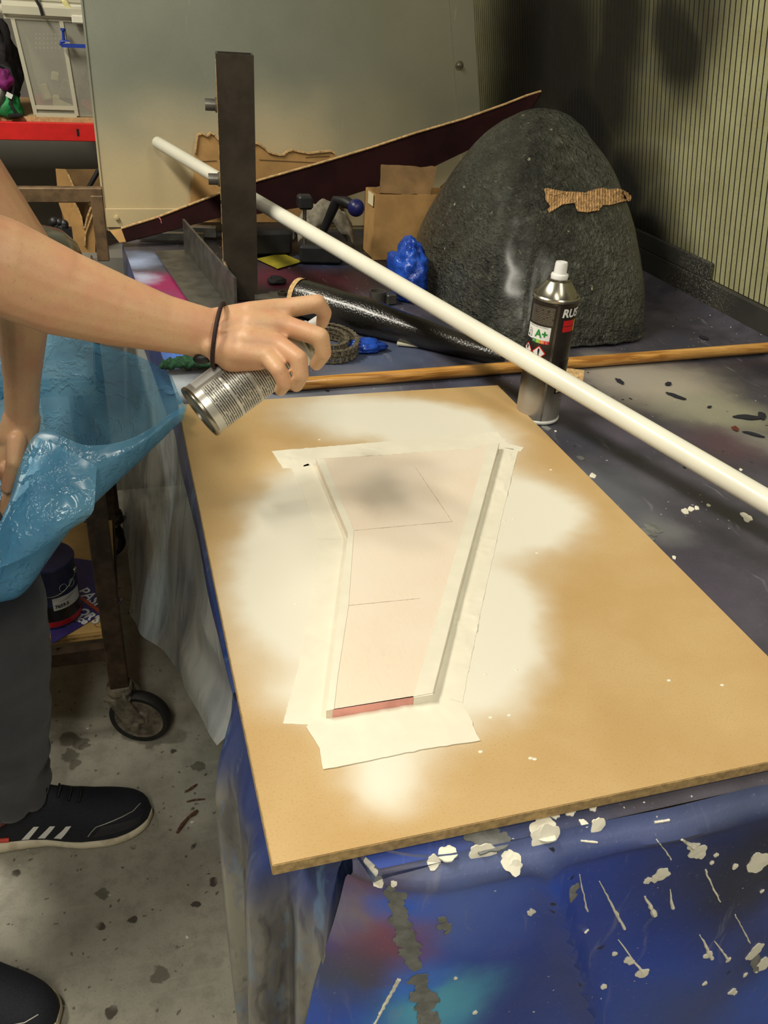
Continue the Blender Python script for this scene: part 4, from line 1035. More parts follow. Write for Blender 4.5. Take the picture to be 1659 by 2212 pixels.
# paint flakes
for i, (x, y, r, st, mm) in enumerate([(1444, 830, .007, 1.4, 'flake'), (1459, 856, .007, 3, 'flake'), (1502, 774, .005, 3, 'flake'), (1338, 824, .006, 2.5, 'flake'), (1615, 902, .010, 3, 'flake'), (1646, 900, .007, 3, 'flake'), (1625, 938, .006, 3, 'flake'), (1532, 880, .003, 2, 'flake'), (1520, 730, .010, 1.6, 'flake')]):
    mb = MB(); c_ = onz(x, y); splat_mesh(mb, c_ + V3((0, 0, .0008)), (0, 0, 1), r, st, i * 1.3, i + 40)
    tag(obj('paint_flake', mb, M[mm], None, False), 'dark dried paint flake lying loose on the stained bench cover', 'paint flake', 'paint flakes on the bench')
mb = MB(); splat_mesh(mb, onz(1588, 927) + V3((0, 0, .001)), (0, 0, 1), .006, 1.6, .4, 77)
tag(obj('paint_flake', mb, plain('flake_red', srgb(96, 40, 34), .6), None, False), 'rust red dried paint flake on the stained bench cover', 'paint flake')
# green scouring pad
q = onz(412, 796); gp = MB()
rows_ = [[q + V3((-.05 + .1 * j / 30 + .01 * i / 10, -.022 + .044 * i / 10 * (1 - .5 * abs(j / 15 - 1)), .020 + .006 * mnoise.noise(V3((j * .5, i * .5, 1))) + .004 * mnoise.noise(V3((j * 2.1, i * 2.3, 5))) - .008 * (abs(i / 5 - 1) ** 4))) for j in range(31)] for i in range(11)]
tag(obj('scouring_pad', MB().grid(rows_), M['green'], None, angle=0, thick=.008), 'dark green fuzzy scouring pad on the bench below the wrist', 'pad')

# clutter in the shade behind the pipe
q = onz(700, 545); jig = thing('bench_clamp', 'black clamping tool with chrome spindle and blue ball handle in the shade', 'clamp', q)
obj('base', MB().box((.455, 1.985, CZ + .022), (.10, .07, .042), Matrix.Rotation(-.15, 3, 'Z'), .006), M['black'], jig, False)
q2 = ony(658, 480, 1.98); obj('spindle', MB().tube([V3((q2.x, q2.y, CZ + .03)), V3((q2.x, q2.y, q2.z + .05))], .0045, 14), M['tin'], jig)
obj('head', MB().box(V3((q2.x, q2.y, q2.z + .045)), (.034, .034, .03), bev=.005), M['black'], jig, False)
bq = ony(769, 449, 1.90)
lv = obj('lever', MB().tube([V3((q2.x + .03, q2.y, CZ + .04)), ony(728, 432, 1.95), ony(748, 437, 1.92), bq], [.008, .012, .013, .010], 14), M['black'], jig)
obj('ball_knob', MB().sphere(bq, .019, 28, 18), M['ball_blue'], lv)
mb = MB()
c_ = V3((.485, 2.085, CZ + .07)); rows_ = []
for i in range(25):
    rows_.append([c_ + V3(((j / 24 - .5) * .14, (i / 24 - .5) * .07, .045 - .6 * (i / 24 - .5) ** 2 * .3 + .02 * mnoise.noise(V3((j * .25, i * .2, 3))) - .16 * (j / 24 - .5) ** 2 * 1.4)) for j in range(25)])
tag(obj('rag', MB().grid(rows_), M['grey_cloth'], None, angle=0, thick=.003), 'crumpled grey rag heaped over the dark clamping tool', 'rag')
q = onz(600, 568); tag(obj('plastic_card', MB().prism([onz(555, 560, CZ + .002), onz(600, 581, CZ + .002), onz(652, 566, CZ + .002), onz(610, 548, CZ + .002)], (0, 0, .0015)), M['yellow'], None, False), 'dull yellow plastic card lying flat in the shade behind the post', 'card')
tag(obj('dark_case', MB().box((.33, 2.07, CZ + .03), (.13, .09, .058), Matrix.Rotation(.1, 3, 'Z'), .008), M['black'], None, False), 'low black tool case in the shade behind the steel post', 'case')
mb = crumple(onz(598, 612) + V3((0, 0, .006)), (.018, .014, .010), 1.7, 24, 14)
tag(obj('wire_tangle', mb, M['dark_bag'], None, angle=0), 'small dark tangle of wire beyond the end of the black roll', 'wire')

# ---------------------------------------------------------------- steel trolley beside the bench
tr = thing('steel_trolley', 'brown steel trolley with a raised end frame and swivel castors beside the bench', 'trolley', (-.35, 1.7, 0))
TXR, TXL, TYN, TYF = -.080, -.66, 1.352, 2.02; TT = .80
for x in (TXR, TXL):
    for y in (TYN, TYF):
        top_z = TT - .012
        obj('leg', MB().box((x, y, (top_z + .145) / 2), (.036, .030, top_z - .145), bev=.002), M['rust'], tr, False)
        # swivel castor
        c_ = V3((x, y, .145)); sw = rad(-20) if (x == TXR and y == TYN) else (rad(150) if x == TXR else rad(30))
        dr = V3((math.cos(sw), math.sin(sw), 0)); sdv = V3((-dr.y, dr.x, 0)); wc = c_ + dr * .035; wc.z = .0625
        cs = obj('castor_fork', MB().tube([c_ + V3((0, 0, -.03)), c_ + V3((0, 0, -.012)), c_], [.020, .026, .024], 20).bar(c_ + sdv * .024 + V3((0, 0, -.02)), wc + sdv * .024, .040, .005, sdv).bar(c_ - sdv * .024 + V3((0, 0, -.02)), wc - sdv * .024, .040, .005, sdv).box(c_ + V3((0, 0, -.026)), (.05, .052, .006), Matrix.Rotation(sw, 3, 'Z')), M['caster'], tr, False)
        Mw = Matrix((dr, V3((0, 0, 1)), -sdv)).transposed()
        obj('tyre', MB().lathe([(.050, -.012), (.058, -.013), (.0615, -.008), (.062, 0), (.0615, .008), (.058, .013), (.050, .012)], 40, wc, Mw, closed=True), M['rubber'], cs)
        obj('wheel_disc', MB().lathe([(.001, -.011), (.018, -.014), (.02, -.008), (.046, -.007), (.051, -.011), (.051, .011), (.046, .007), (.02, .008), (.018, .014), (.001, .011)], 40, wc, Mw), M['caster'], cs)
        obj('axle_bolt', MB().tube([wc - sdv * .036, wc + sdv * .036], .008, 8), M['caster'], cs, False)
obj('tray', MB().box(((TXR + TXL) / 2, (TYN + TYF) / 2, TT - .006), (TXR - TXL + .05, TYF - TYN + .05, .006), bev=.001).box(((TXR + TXL) / 2, TYN - .022, TT - .012), (TXR - TXL + .05, .004, .03)).box((TXR + .022, (TYN + TYF) / 2, TT - .012), (.004, TYF - TYN + .05, .03)), M['steel_mid'], tr, False)
obj('lower_rail', MB().bar((TXR, TYN, .232), (TXL, TYN, .232), .02, .03).bar((TXR, TYF, .232), (TXL, TYF, .232), .02, .03).bar((TXR, TYN, .232), (TXR, TYF, .232), .02, .03).bar((TXL, TYN, .232), (TXL, TYF, .232), .02, .03), M['rust'], tr, False)
FYY = TYF; ft = ony(214, 420, FYY).z
fx = ony(214, 470, FYY).x
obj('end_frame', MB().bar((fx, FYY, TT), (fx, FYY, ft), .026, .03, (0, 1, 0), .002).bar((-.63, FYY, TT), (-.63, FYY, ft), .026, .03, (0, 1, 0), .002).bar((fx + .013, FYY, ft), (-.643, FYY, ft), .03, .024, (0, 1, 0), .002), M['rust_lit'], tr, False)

# plywood, sign sheet and paint tin on the trolley's lower rails
zp = .248
pa, pb = onz(100, 1408, zp + .016), onz(268, 1335, zp + .016)
pw = thing('plywood_offcut', 'pale plywood offcut with layered edge on the lower rails of the trolley', 'plywood', (-.28, 1.55, zp))
poly = [V3((-.40, 1.372, zp)), V3((-.099, 1.372, zp)), V3((-.074, 1.44, zp)), V3((-.074, 1.78, zp)), V3((-.40, 1.78, zp))]
for i in range(4): obj('ply_layer', MB().prism([p + V3((0, 0, .0042 * i)) + V3((.0008 * (i % 2), .0008 * (i % 2), 0)) for p in poly], (0, 0, .0042)), M['ply' if i == 3 else ('ply_edge' if i % 2 else 'ply')], pw, False)
obj('drawn_circle', MB().tube([onz(215, 1348, zp + .0172) + V3((math.cos(2 * PI * i / 20) * .009, math.sin(2 * PI * i / 20) * .009, 0)) for i in range(20)], .0005, 5, closed=True), M['black_text'], pw)
zs = zp + .0175
sg = thing('printed_sign', 'purple-blue printed sign sheet with white PASMA lettering lying on plywood', 'sign', onz(200, 1290, zs))
sv = [onz(112, 1392, zs), onz(262, 1302, zs), onz(222, 1215, zs), onz(150, 1205, zs), onz(100, 1290, zs)]
obj('sheet', MB().prism([V3((p.x, p.y, zs)) for p in sv], (0, 0, .0012)), M['sign_blue'], sg, False)
def flat_text(s, size, px, py, qx, qy, z, mat, par, bold=0):
    """lettering lying on a level surface, reading from (px,py) towards (qx,qy)"""
    a_, b_ = onz(px, py, z), onz(qx, qy, z); d_ = (b_ - a_).normalized(); n_ = V3((-d_.y, d_.x, 0)); vs, fs = text_geo(s, size, bold)
    x0 = min(v.x for v in vs)
    return obj('lettering', MB().add([a_ + d_ * (v.x - x0) + n_ * v.y + V3((0, 0, .0002)) for v in vs], fs), mat, par, smooth=False, recalc=False)
zt_ = zs + .0012
flat_text('PASMA', .036, 175, 1275, 235, 1322, zt_, M['white_text'], sg, .0006)
flat_text("OR'S", .028, 172, 1318, 200, 1335, zt_, M['white_text'], sg, .0012)
flat_text('ice', .024, 168, 1334, 186, 1344, zt_, M['white_text'], sg, .001)
flat_text('CENT', .013, 140, 1352, 165, 1340, zt_, M['label_grey'], sg)
p_ = [onz(172, 1293, zt_), onz(178, 1289, zt_), onz(224, 1322, zt_), onz(220, 1329, zt_)]
obj('orange_stripe', MB().prism([V3((p.x, p.y, zt_)) for p in p_], (0, 0, .0003)), M['sign_orange'], sg, False)
tp_ = [onz(248, 1300, zt_), onz(264, 1292, zt_), onz(250, 1316, zt_)]
obj('outline_mark', MB().tube([V3((p.x, p.y, zt_)) for p in tp_], .0006, 5, closed=True), M['white_text'], sg)
tb = onz(132, 1352, zs + .002); tb.z = zs + .0018; tb += V3((-.014, .045, 0)); tr_ = .052
tin = thing('paint_tin', 'dark blue paint tin with wire handle and white label, on the printed sign', 'paint tin', tb)
obj('body', MB().lathe([(.001, 0), (tr_, 0), (tr_ + .001, .002), (tr_, .004), (tr_, .128), (tr_ + .0015, .131), (tr_, .134), (.001, .132)], 48, tb), M['paint_tin'], tin)
TF = math.atan2(-tb.y, -tb.x)
def tinp(mb, m, nm):
    for i, v in enumerate(mb.v): mb.v[i] = v + tb
    return obj(nm, mb, m, tin, smooth=False, recalc=False)
tinp(wrap_patch(tr_, TF - 1.4, TF + 1.4, .010, .012, 30), M['red_text'], 'red_band')
tinp(wrap_patch(tr_, TF - 1.4, TF + 1.4, .034, .034, 30), M['paint_tin_black'], 'black_band')
tinp(wrap_patch(tr_, TF + .0, TF + 1.25, .056, .028, 20, .0006), M['white_text'], 'label')
tinp(wrap_text(tr_, TF + .32, .050, '7659.5', .010, .0010, .0004), M['black_text'], 'lettering')
for i in range(4): tinp(wrap_patch(tr_, TF + .25 + .12 * i, TF + .6 + .12 * i, .060 + .002 * i, .0008, 8, .0010), M['label_grey'], 'small_print')
for da in (.45, .85):
    tinp(MB().tube([V3(((tr_ + .0008) * math.cos(TF + da + .14 * math.cos(2 * PI * i / 20)), (tr_ + .0008) * math.sin(TF + da + .14 * math.cos(2 * PI * i / 20)), .088 + .008 * math.sin(2 * PI * i / 20))) for i in range(20)], .0006, 5, closed=True), M['label_grey'], 'round_mark')
obj('wire_handle', MB().tube([tb + V3((tr_ * 1.02 * math.cos(TF + 1.2 - 2.4 * i / 16), tr_ * 1.02 * math.sin(TF + 1.2 - 2.4 * i / 16), .105 - .03 * math.sin(PI * i / 16))) for i in range(17)], .0013, 8), M['tin'], tin)
obj('handle_lug', MB().sphere(tb + V3((tr_ * math.cos(TF + 1.2), tr_ * math.sin(TF + 1.2), .105)), .006, 12, 8), M['tin'], tin)

# things on the trolley tray
q = ony(108, 492, 1.86); bh_ = (q.z - TT) / .089; q.z = TT + .004; q.x -= .035
bowl = thing('metal_bowl', 'upturned dull metal bowl on the trolley tray', 'bowl', q)
obj('bowl_wall', MB().lathe([(r_ * .9, z_ * bh_) for r_, z_ in [(.105, 0), (.108, .003), (.104, .03), (.092, .058), (.066, .078), (.03, .087), (.001, .089)]], 48, q), M['tin'], bowl)
obj('rim', MB().lathe([(.092, 0), (.099, 0), (.100, .003), (.093, .005)], 48, q, closed=True), M['tin'], bowl)
mb = MB()
for i in range(12): mb.sphere(ony(112 + 32 * random.random(), 478 + 14 * random.random(), 1.995), .007 + .004 * random.random(), 10, 7)
kq = ony(128, 492, 1.995); mb.box((kq.x, kq.y, (kq.z + TT) / 2), (.05, .02, kq.z - TT))
tag(obj('knob_cluster', mb, M['black'], None), 'cluster of small black knobs behind the metal bowl', 'knobs')

# ---------------------------------------------------------------- red rack behind
RY = 2.72
rack = thing('storage_rack', 'red steel storage rack with a chipboard shelf beside the back sheet', 'rack', (-.35, RY + .2, 0))
zb0, zb1 = ony(100, 303, RY).z, ony(100, 264, RY).z
bm1 = obj('shelf_beam', MB().box((-.45, RY, (zb0 + zb1) / 2), (1.3, .022, zb1 - zb0), bev=.002).box((-.45, RY + .011, zb0 + .002), (1.3, .03, .003)), M['red_paint'], rack, False)
for px in (168,): obj('bolt_slot', MB().box(ony(px, 286, RY - .0115), (.006, .002, .018)), M['black'], bm1, False)
obj('shelf_board', MB().box((-.45, RY + .24, zb1 + .005), (1.3, .46, .012)), M['chip'], rack, False)
for x in (-1.09, .19):
    for y in (RY + .02, RY + .46): obj('upright', MB().box((x, y, .95), (.03, .03, 1.9), bev=.002), M['red_paint'], rack, False)
obj('shelf_beam', MB().box((-.45, RY + .47, (zb0 + zb1) / 2), (1.3, .022, zb1 - zb0), bev=.002), M['red_paint'], rack, False)
SZ = zb1 + .012
# clear storage box on the shelf
bn = thing('storage_box', 'frosted clear plastic storage box with lid and odds and ends inside, on the red rack', 'storage box', (-.10, RY + .12, SZ))
BX0, BX1 = ony(58, 240, RY + .03).x, .10; by0, by1 = RY + .03, RY + .36; bt = ony(40, 40, RY + .03).z
def quad_wall(nm, a, b, c_, d_, nrm, mat): return obj(nm, MB().prism([a, b, c_, d_], nrm), mat, bn, False)
xm = ony(165, 240, RY + .03).x
quad_wall('wall', V3((BX0 + .02, by0, SZ + .002)), V3((BX1, by0, SZ + .002)), V3((BX1 + .02, by0 - .01, bt)), V3((BX0 - .005, by0 - .01, bt)), (0, .002, 0), M['bin'])
quad_wall('wall', V3((BX0 + .02, by0, SZ + .002)), V3((BX0 + .02, by1, SZ + .002)), V3((BX0 - .005, by1 + .01, bt)), V3((BX0 - .005, by0 - .01, bt)), (.002, 0, 0), M['bin'])
quad_wall('wall', V3((BX0 + .02, by1, SZ + .002)), V3((BX1, by1, SZ + .002)), V3((BX1 + .02, by1 + .01, bt)), V3((BX0 - .005, by1 + .01, bt)), (0, -.002, 0), M['bin'])
obj('base_plate', MB().box(((BX0 + .02 + BX1) / 2, (by0 + by1) / 2, SZ + .002), (BX1 - BX0 - .02, by1 - by0, .003)), M['bin'], bn, False)
rib = [((BX0 + .022, by0 - .003, SZ + .003), (BX0 - .002, by0 - .012, bt)), ((xm, by0 - .003, SZ + .003), (xm - .012, by0 - .012, bt)), ((BX0 + .022, by0 - .003, SZ + .003), (xm, by0 - .003, SZ + .003)), ((BX0 + .022, by0 - .003, SZ + .022), (xm, by0 - .003, SZ + .022))]
for a_, b_ in rib: obj('rib', MB().bar(a_, b_, .010, .004, (0, 1, 0)), M['binrim'], bn, False)
ld = obj('lid', MB().box(((BX0 + BX1) / 2 - .01, (by0 + by1) / 2, bt + .020), (BX1 - BX0 + .05, by1 - by0 + .05, .042), bev=.012, seg=3), M['binrim'], bn, angle=1)
obj('lid_ledge', MB().box(((BX0 + BX1) / 2 - .01, (by0 + by1) / 2, bt + .048), (BX1 - BX0 + .01, by1 - by0 + .01, .016), bev=.004), M['binrim'], ld, False)
obj('clip', MB().box(ony(170, 42, by0 - .03), (.035, .012, .02), bev=.003), M['white_plastic'], ld, False)
mb = MB()
for ix in range(7):
    for iz in range(4): mb.sphere(ony(78 + ix * 8.5, 74 + iz * 10, by0 - .002), .0022, 8, 5)
tag(obj('dimples', mb, M['binrim'], bn), kind='stuff')
for k, (px, py, sx, sz_, mm, rt) in enumerate([(120, 165, .022, .024, 'contents', .2), (98, 198, .026, .042, 'contents', -.25), (100, 228, .05, .03, 'contents_red', .1), (140, 228, .06, .034, 'contents', .05), (178, 185, .03, .04, 'contents_brown', .5), (182, 225, .06, .03, 'contents_brown', .2), (150, 200, .05, .06, 'grey_cloth', .4), (190, 230, .04, .02, 'contents_red', .7)]):
    q = ony(px, py, by0 + .05 + .012 * (k % 3)); q.z = max(q.z, SZ + .014 + sz_ / 2)
    obj('stored_part', MB().box(q, (sx, .03, sz_), Matrix.Rotation(rt, 3, 'Y'), .004), M[mm], bn, False)
for k in range(5):
    obj('stored_wire', MB().tube([ony(165 + k * 5, 218 - 8 * k, by0 + .08), ony(175 + k * 4, 190 - 12 * k, by0 + .06), ony(186 + k * 3, 150, by0 + .07), ony(192, 120 + 15 * k, by0 + .08)], .0015, 6), M['contents_brown'], bn)
# blue G-clamp hung on the box edge
gq = ony(160, 95, by0 - .035)
gc = thing('g_clamp', 'small blue plastic clamp in front of the clear storage box', 'clamp', gq)
def gp_(px, py): return ony(px, py, by0 - .035)
obj('clamp_arm', MB().tube([gp_(135, 98), gp_(131, 95), gp_(133, 90), gp_(142, 89), gp_(150, 92)], .0042, 10).bar(gp_(133, 98), gp_(215, 101), .009, .007, (0, 1, 0)), M['blue_tool'], gc)
obj('spindle', MB().tube([gp_(138, 92), gp_(136, 66)], .004, 12), M['blue_tool'], gc)
obj('spindle_knob', MB().tube([gp_(136.2, 67), gp_(136, 61)], .0065, 12), M['blue_tool'], gc)
obj('pad', MB().box(gp_(146, 92), (.012, .008, .004)), M['label_grey'], gc, False)
# clutter above the box
mb = MB().box(ony(144, 10, by0 - .01), (.014, .01, .026), Matrix.Rotation(-.5, 3, 'Y'), .002)
tag(obj('plastic_clip', mb, plain('pale_yellow', srgb(222, 216, 150), .5), None, False), 'pale yellow plastic clip lying on the storage box lid', 'clip')
tag(obj('cable_bundle', MB().tube([ony(70, -30, by0 - .02), ony(78, 0, by0 - .03), ony(86, 14, by0 - .032), ony(92, 34, by0 - .034)], .004, 8), M['black'], None), 'black cable end hanging over the storage box lid', 'cable')
# rucksack at the left of the shelf
rs = thing('rucksack', 'dark rucksack with purple and green panels on the red rack', 'bag', (ony(10, 240, RY).x, RY + .1, SZ))
bc = V3((ony(-34, 190, RY + .08).x, RY + .10, SZ + .115))
m1 = crumple(bc, (.085, .075, .115), 4.4, 40, 26, False)
obj('bag_body', m1, M['dark_bag'], rs, angle=0)
obj('purple_panel', crumple(ony(8, 172, RY + .02), (.022, .03, .026), 2.2, 24, 16, False), M['purple_bag'], rs, angle=0)
obj('green_panel', crumple(ony(18, 232, RY + .03), (.034, .03, .034), 6.2, 24, 16, False), M['green_bag'], rs, angle=0)
obj('strap', MB().tube([ony(40, 252, RY + .0), ony(22, 225, RY + .0), ony(30, 180, RY + .02), ony(20, 150, RY + .03), ony(0, 140, RY + .04)], .005, 8), M['black'], rs)
obj('buckle', MB().box(ony(34, 252, RY - .002) + V3((0, 0, .003)), (.035, .02, .009), Matrix.Rotation(.25, 3, 'Z'), .002), M['black'], rs, False)
obj('grey_tube', MB().tube([ony(-14, 250, RY + .01), ony(0, 205, RY + .01), ony(3, 190, RY + .02)], .016, 14), M['steel_mid'], rs)
obj('white_tag', MB().box(ony(20, 206, RY - .008), (.016, .003, .012), Matrix.Rotation(.5, 3, 'Y')), M['white_text'], rs, False)
# torn cardboard carton under the shelf
KY = 2.45
kc = thing('torn_carton', 'tall torn cardboard carton standing under the red rack behind the trolley', 'carton', ony(180, 500, KY))
zbot = ony(180, 545, KY).z
Lx = [(120, 365), (142, 366), (150, 380), (158, 395), (163, 410), (160, 440), (168, 455), (175, 470), (178, 490), (180, 548), (148, 548), (146, 500), (138, 470), (127, 440)]
Rx = [(163, 412), (220, 366), (226, 400), (222, 440), (205, 455), (196, 445), (186, 462), (183, 480), (192, 484), (200, 490), (200, 548), (180, 548), (176, 470), (165, 440)]
obj('side_panel', MB().prism([ony(x, y, KY + .01) for x, y in Lx], (0, .004, 0)), M['cardboard'], kc, False)
obj('front_panel', MB().prism([ony(x, y, KY - .004) for x, y in [(150, 548), (152, 455), (165, 440), (176, 470), (183, 492), (188, 470), (200, 450), (206, 455), (206, 548)]], (0, .004, 0)), M['cardboard'], kc, False)
obj('back_panel', MB().prism([ony(x, y, KY + .05) for x, y in [(120, 366), (224, 366), (224, 548), (146, 548)]], (0, .004, 0)), M['cardboard_dark'], kc, False)
mb = MB()
tl = [(148, 378), (157, 398), (162, 412), (160, 436), (168, 450), (176, 470), (178, 488), (183, 492), (188, 470), (196, 448), (203, 452), (184, 505), (183, 530)]
for a_, b_ in zip(tl, tl[1:]): mb.bar(ony(*a_, KY - .006), ony(*b_, KY - .006), .004, .007 + .004 * random.random(), (0, 1, 0))
obj('torn_edge', mb, M['torn_card'], kc, False)
tag(obj('carton_stand', MB().box((-.05, KY + .04, zbot / 2), (.40, .20, zbot)), M['wall'], None, False), 'grey painted cabinet carrying the torn carton under the rack', 'cabinet')
tag(obj('black_hose', MB().tube([ony(214, 365, KY - .03), ony(205, 382, KY - .03), ony(190, 408, KY - .03), ony(186, 420, KY - .02)], .006, 10), M['black'], None), 'thin black hose hanging across the torn carton', 'hose')

# twigs on the floor
for i, (pts_, r, lb) in enumerate([([(383, 1799), (393, 1783), (408, 1765), (420, 1757), (427, 1751)], .0032, 'knobbly brown twig lying on the concrete floor beside the bench'), ([(403, 1732), (420, 1728), (443, 1726)], .0016, 'thin pale twig scrap on the concrete floor'), ([(402, 1710), (415, 1702), (426, 1694)], .0022, 'short dark twig scrap on the concrete floor by the bench')]):
    tag(obj('twig', MB().tube([onz(x, y, r) for x, y in pts_], [r * (.8 + .5 * (j % 2)) for j in range(len(pts_))], 8), M['twig'], None), lb, 'twig', 'twigs on the floor')

# ---------------------------------------------------------------- the person
person = thing('person', 'person in dark trousers and blue plastic apron reaching out with a spray can', 'person', (-.33, 1.03, 0))
S = MB()
def limb(pts, fl=None, fs=1.0):
    for (p, r), (q, r2) in zip(pts, pts[1:]): S.cone(p, r, q, r2, flat=fl, fs=fs)
VD = RC @ V3((0, 0, -1))                 # direction the photographer looks
# spraying arm
sh_r = V3((-.33, .86, 1.40))
el = dp(-95, 545, .80); f1_ = dp(0, 575, .815); f2_ = dp(120, 628, .845); f3_ = dp(244, 668, .875); f4_ = dp(350, 698, .90); f5_ = dp(415, 712, .915); wr_ = dp(452, 724, .925)
limb([(sh_r, .062), (sh_r.lerp(el, .5), .056), (el, .050)])
limb([(el, .048), (f1_, .0465), (f2_, .0440), (f3_, .0375), (f4_, .0305), (f5_, .0280), (wr_, .0285)], VD, .80)
# hand
W1, W2 = dp(452, 706, .925), dp(458, 746, .922)
mc = {'index': dp(606, 668, .948), 'middle': dp(612, 702, .934), 'ring': dp(600, 744, .920), 'pinky': dp(578, 770, .914)}
S.cone(W1, .0195, dp(540, 682, .934), .0155, flat=VD, fs=.85); S.cone(dp(540, 682, .934), .0155, mc['index'], .0125)
S.cone(W1, .020, dp(545, 705, .926), .0165, flat=VD, fs=.85); S.cone(dp(545, 705, .926), .0165, mc['middle'], .0128)
S.cone(W2, .020, dp(540, 738, .918), .0165, flat=VD, fs=.85); S.cone(dp(540, 738, .918), .0165, mc['ring'], .0122)
S.cone(W2, .019, dp(525, 762, .916), .0150, flat=VD, fs=.9); S.cone(dp(525, 762, .916), .0150, mc['pinky'], .0115)
S.cone(dp(500, 770, .925), .017, dp(560, 775, .920), .0125)
def finger(base, pts, rs):
    ps = [base] + [dp(*p) for p in pts]
    for i in range(len(ps) - 1): S.cone(ps[i], rs[i], ps[i + 1], rs[i + 1], 16)
finger(mc['index'], [(686, 655, .944), (701, 676, .958), (696, 697, .968)], [.0118, .0100, .0085, .0074])
finger(mc['middle'], [(692, 728, .922), (699, 762, .930), (683, 786, .948)], [.0118, .0103, .0090, .0078])
finger(mc['ring'], [(645, 775, .903), (650, 810, .907), (640, 832, .922)], [.0115, .0100, .0088, .0078])
finger(mc['pinky'], [(602, 800, .900), (614, 828, .905), (606, 842, .916)], [.0105, .0090, .0080, .0072])
# thumb behind the can
th_ = [dp(490, 728, .945), dp(548, 706, .985), dp(598, 712, 1.010), dp(628, 730, 1.020)]
for (p, r), (q, r2) in zip(zip(th_, (.0165, .0135, .0105, .009)), list(zip(th_, (.0165, .0135, .0105, .009)))[1:]): S.cone(p, r, q, r2, 16)
# knuckles and tendons
for k_, r in (('index', .0098), ('middle', .0100), ('ring', .0094), ('pinky', .0088)): S.sphere(mc[k_] - VD * .0042, r, 14, 10)
for a_, b_ in ((dp(475, 700, .906), mc['index'] - VD * .008), (dp(478, 715, .905), mc['middle'] - VD * .0085)): S.cone(a_, .0030, b_, .0030, 10)
S.sphere(dp(450, 748, .912), .011, 14, 10)   # wrist bone
# hanging left arm and hand
sh_l = V3((-.30, 1.22, 1.38)); el_l = ony(50, 560, 1.22); w_l = ony(47, 905, 1.205)
limb([(sh_l, .060), (sh_l.lerp(el_l, .5), .050), (el_l, .044)])
limb([(el_l, .042), (el_l.lerp(w_l, .35), .040), (el_l.lerp(w_l, .75), .029), (w_l, .0265)], (1, 0, 0), .85)
hp = ony(22, 985, 1.195); S.cone(w_l, .026, ony(38, 945, 1.20), .027, flat=(0, 1, 0), fs=1); S.cone(ony(38, 945, 1.20), .028, hp, .026, flat=(1, 0, 0), fs=.7)
for k_, (dy, ln) in enumerate(((.030, .9), (.010, 1.0), (-.010, .95), (-.029, .8))):
    b_ = hp + V3((-.006, dy, -.006)); m_ = b_ + V3((.004, dy * .1, -.042 * ln)); t_ = m_ + V3((-.014, 0, -.034 * ln)); u_ = t_ + V3((-.014, 0, -.016))
    S.cone(b_, .0105, m_, .0095, 12); S.cone(m_, .0095, t_, .0085, 12); S.cone(t_, .0085, u_, .0075, 12)
tb0 = ony(36, 955, 1.17); S.cone(tb0, .014, ony(30, 1000, 1.145), .011, 12); S.cone(ony(30, 1000, 1.145), .0105, ony(14, 1055, 1.145), .0085, 12)
# trunk, neck, head, legs
pel = V3((-.37, 1.05, .93)); chest = V3((-.36, 1.06, 1.28))
S.cone(pel + V3((0, -.06, 0)), .105, chest + V3((0, -.05, 0)), .105, flat=(1, 0, 0), fs=.9); S.cone(pel + V3((0, .06, 0)), .105, chest + V3((0, .06, 0)), .105, flat=(1, 0, 0), fs=.9)
S.cone(sh_r, .058, sh_l, .058); S.cone(chest + V3((.02, 0, .1)), .055, chest + V3((.06, 0, .25)), .050)
hd = chest + V3((.085, -.01, .36))
S.sphere(hd, (.092, .074, .112), 24, 16); S.cone(hd + V3((.03, 0, -.03)), .060, hd + V3((.055, 0, -.085)), .034)
S.cone(hd + V3((.085, 0, .012)), .010, hd + V3((.105, 0, -.022)), .013, 10)
for s_ in (-1, 1):
    S.sphere(hd + V3((-.005, s_ * .076, -.005)), (.018, .008, .030), 12, 8)
    S.cone(hd + V3((.084, s_ * .018, .028)), .008, hd + V3((.076, s_ * .046, .026)), .007, 8)
S.cone(hd + V3((.088, -.02, -.058)), .007, hd + V3((.088, .02, -.058)), .007, 8)
an_l = V3((-.282, 1.155, .10)); kn_l = V3((-.242, 1.16, .50)); hip_l = V3((-.355, 1.13, .90))
an_r = V3((-.47, .93, .10)); kn_r = V3((-.42, .92, .50)); hip_r = V3((-.38, .97, .90))
for h2, k2, a2 in ((hip_l, kn_l, an_l), (hip_r, kn_r, an_r)):
    S.cone(h2, .078, k2, .052); S.cone(k2, .052, k2.lerp(a2, .35), .050); S.cone(k2.lerp(a2, .35), .050, a2, .034)
body = organic('body', S, M['skin'], .0022, person, 5)
for s_ in (-1, 1): obj('eye', MB().sphere(hd + V3((.078, s_ * .031, .008)), .0125, 14, 10), M['eye'], person)
obj('hair', MB().sphere(hd + V3((-.012, 0, .025)), (.098, .082, .102), 28, 18), M['hair'], person)
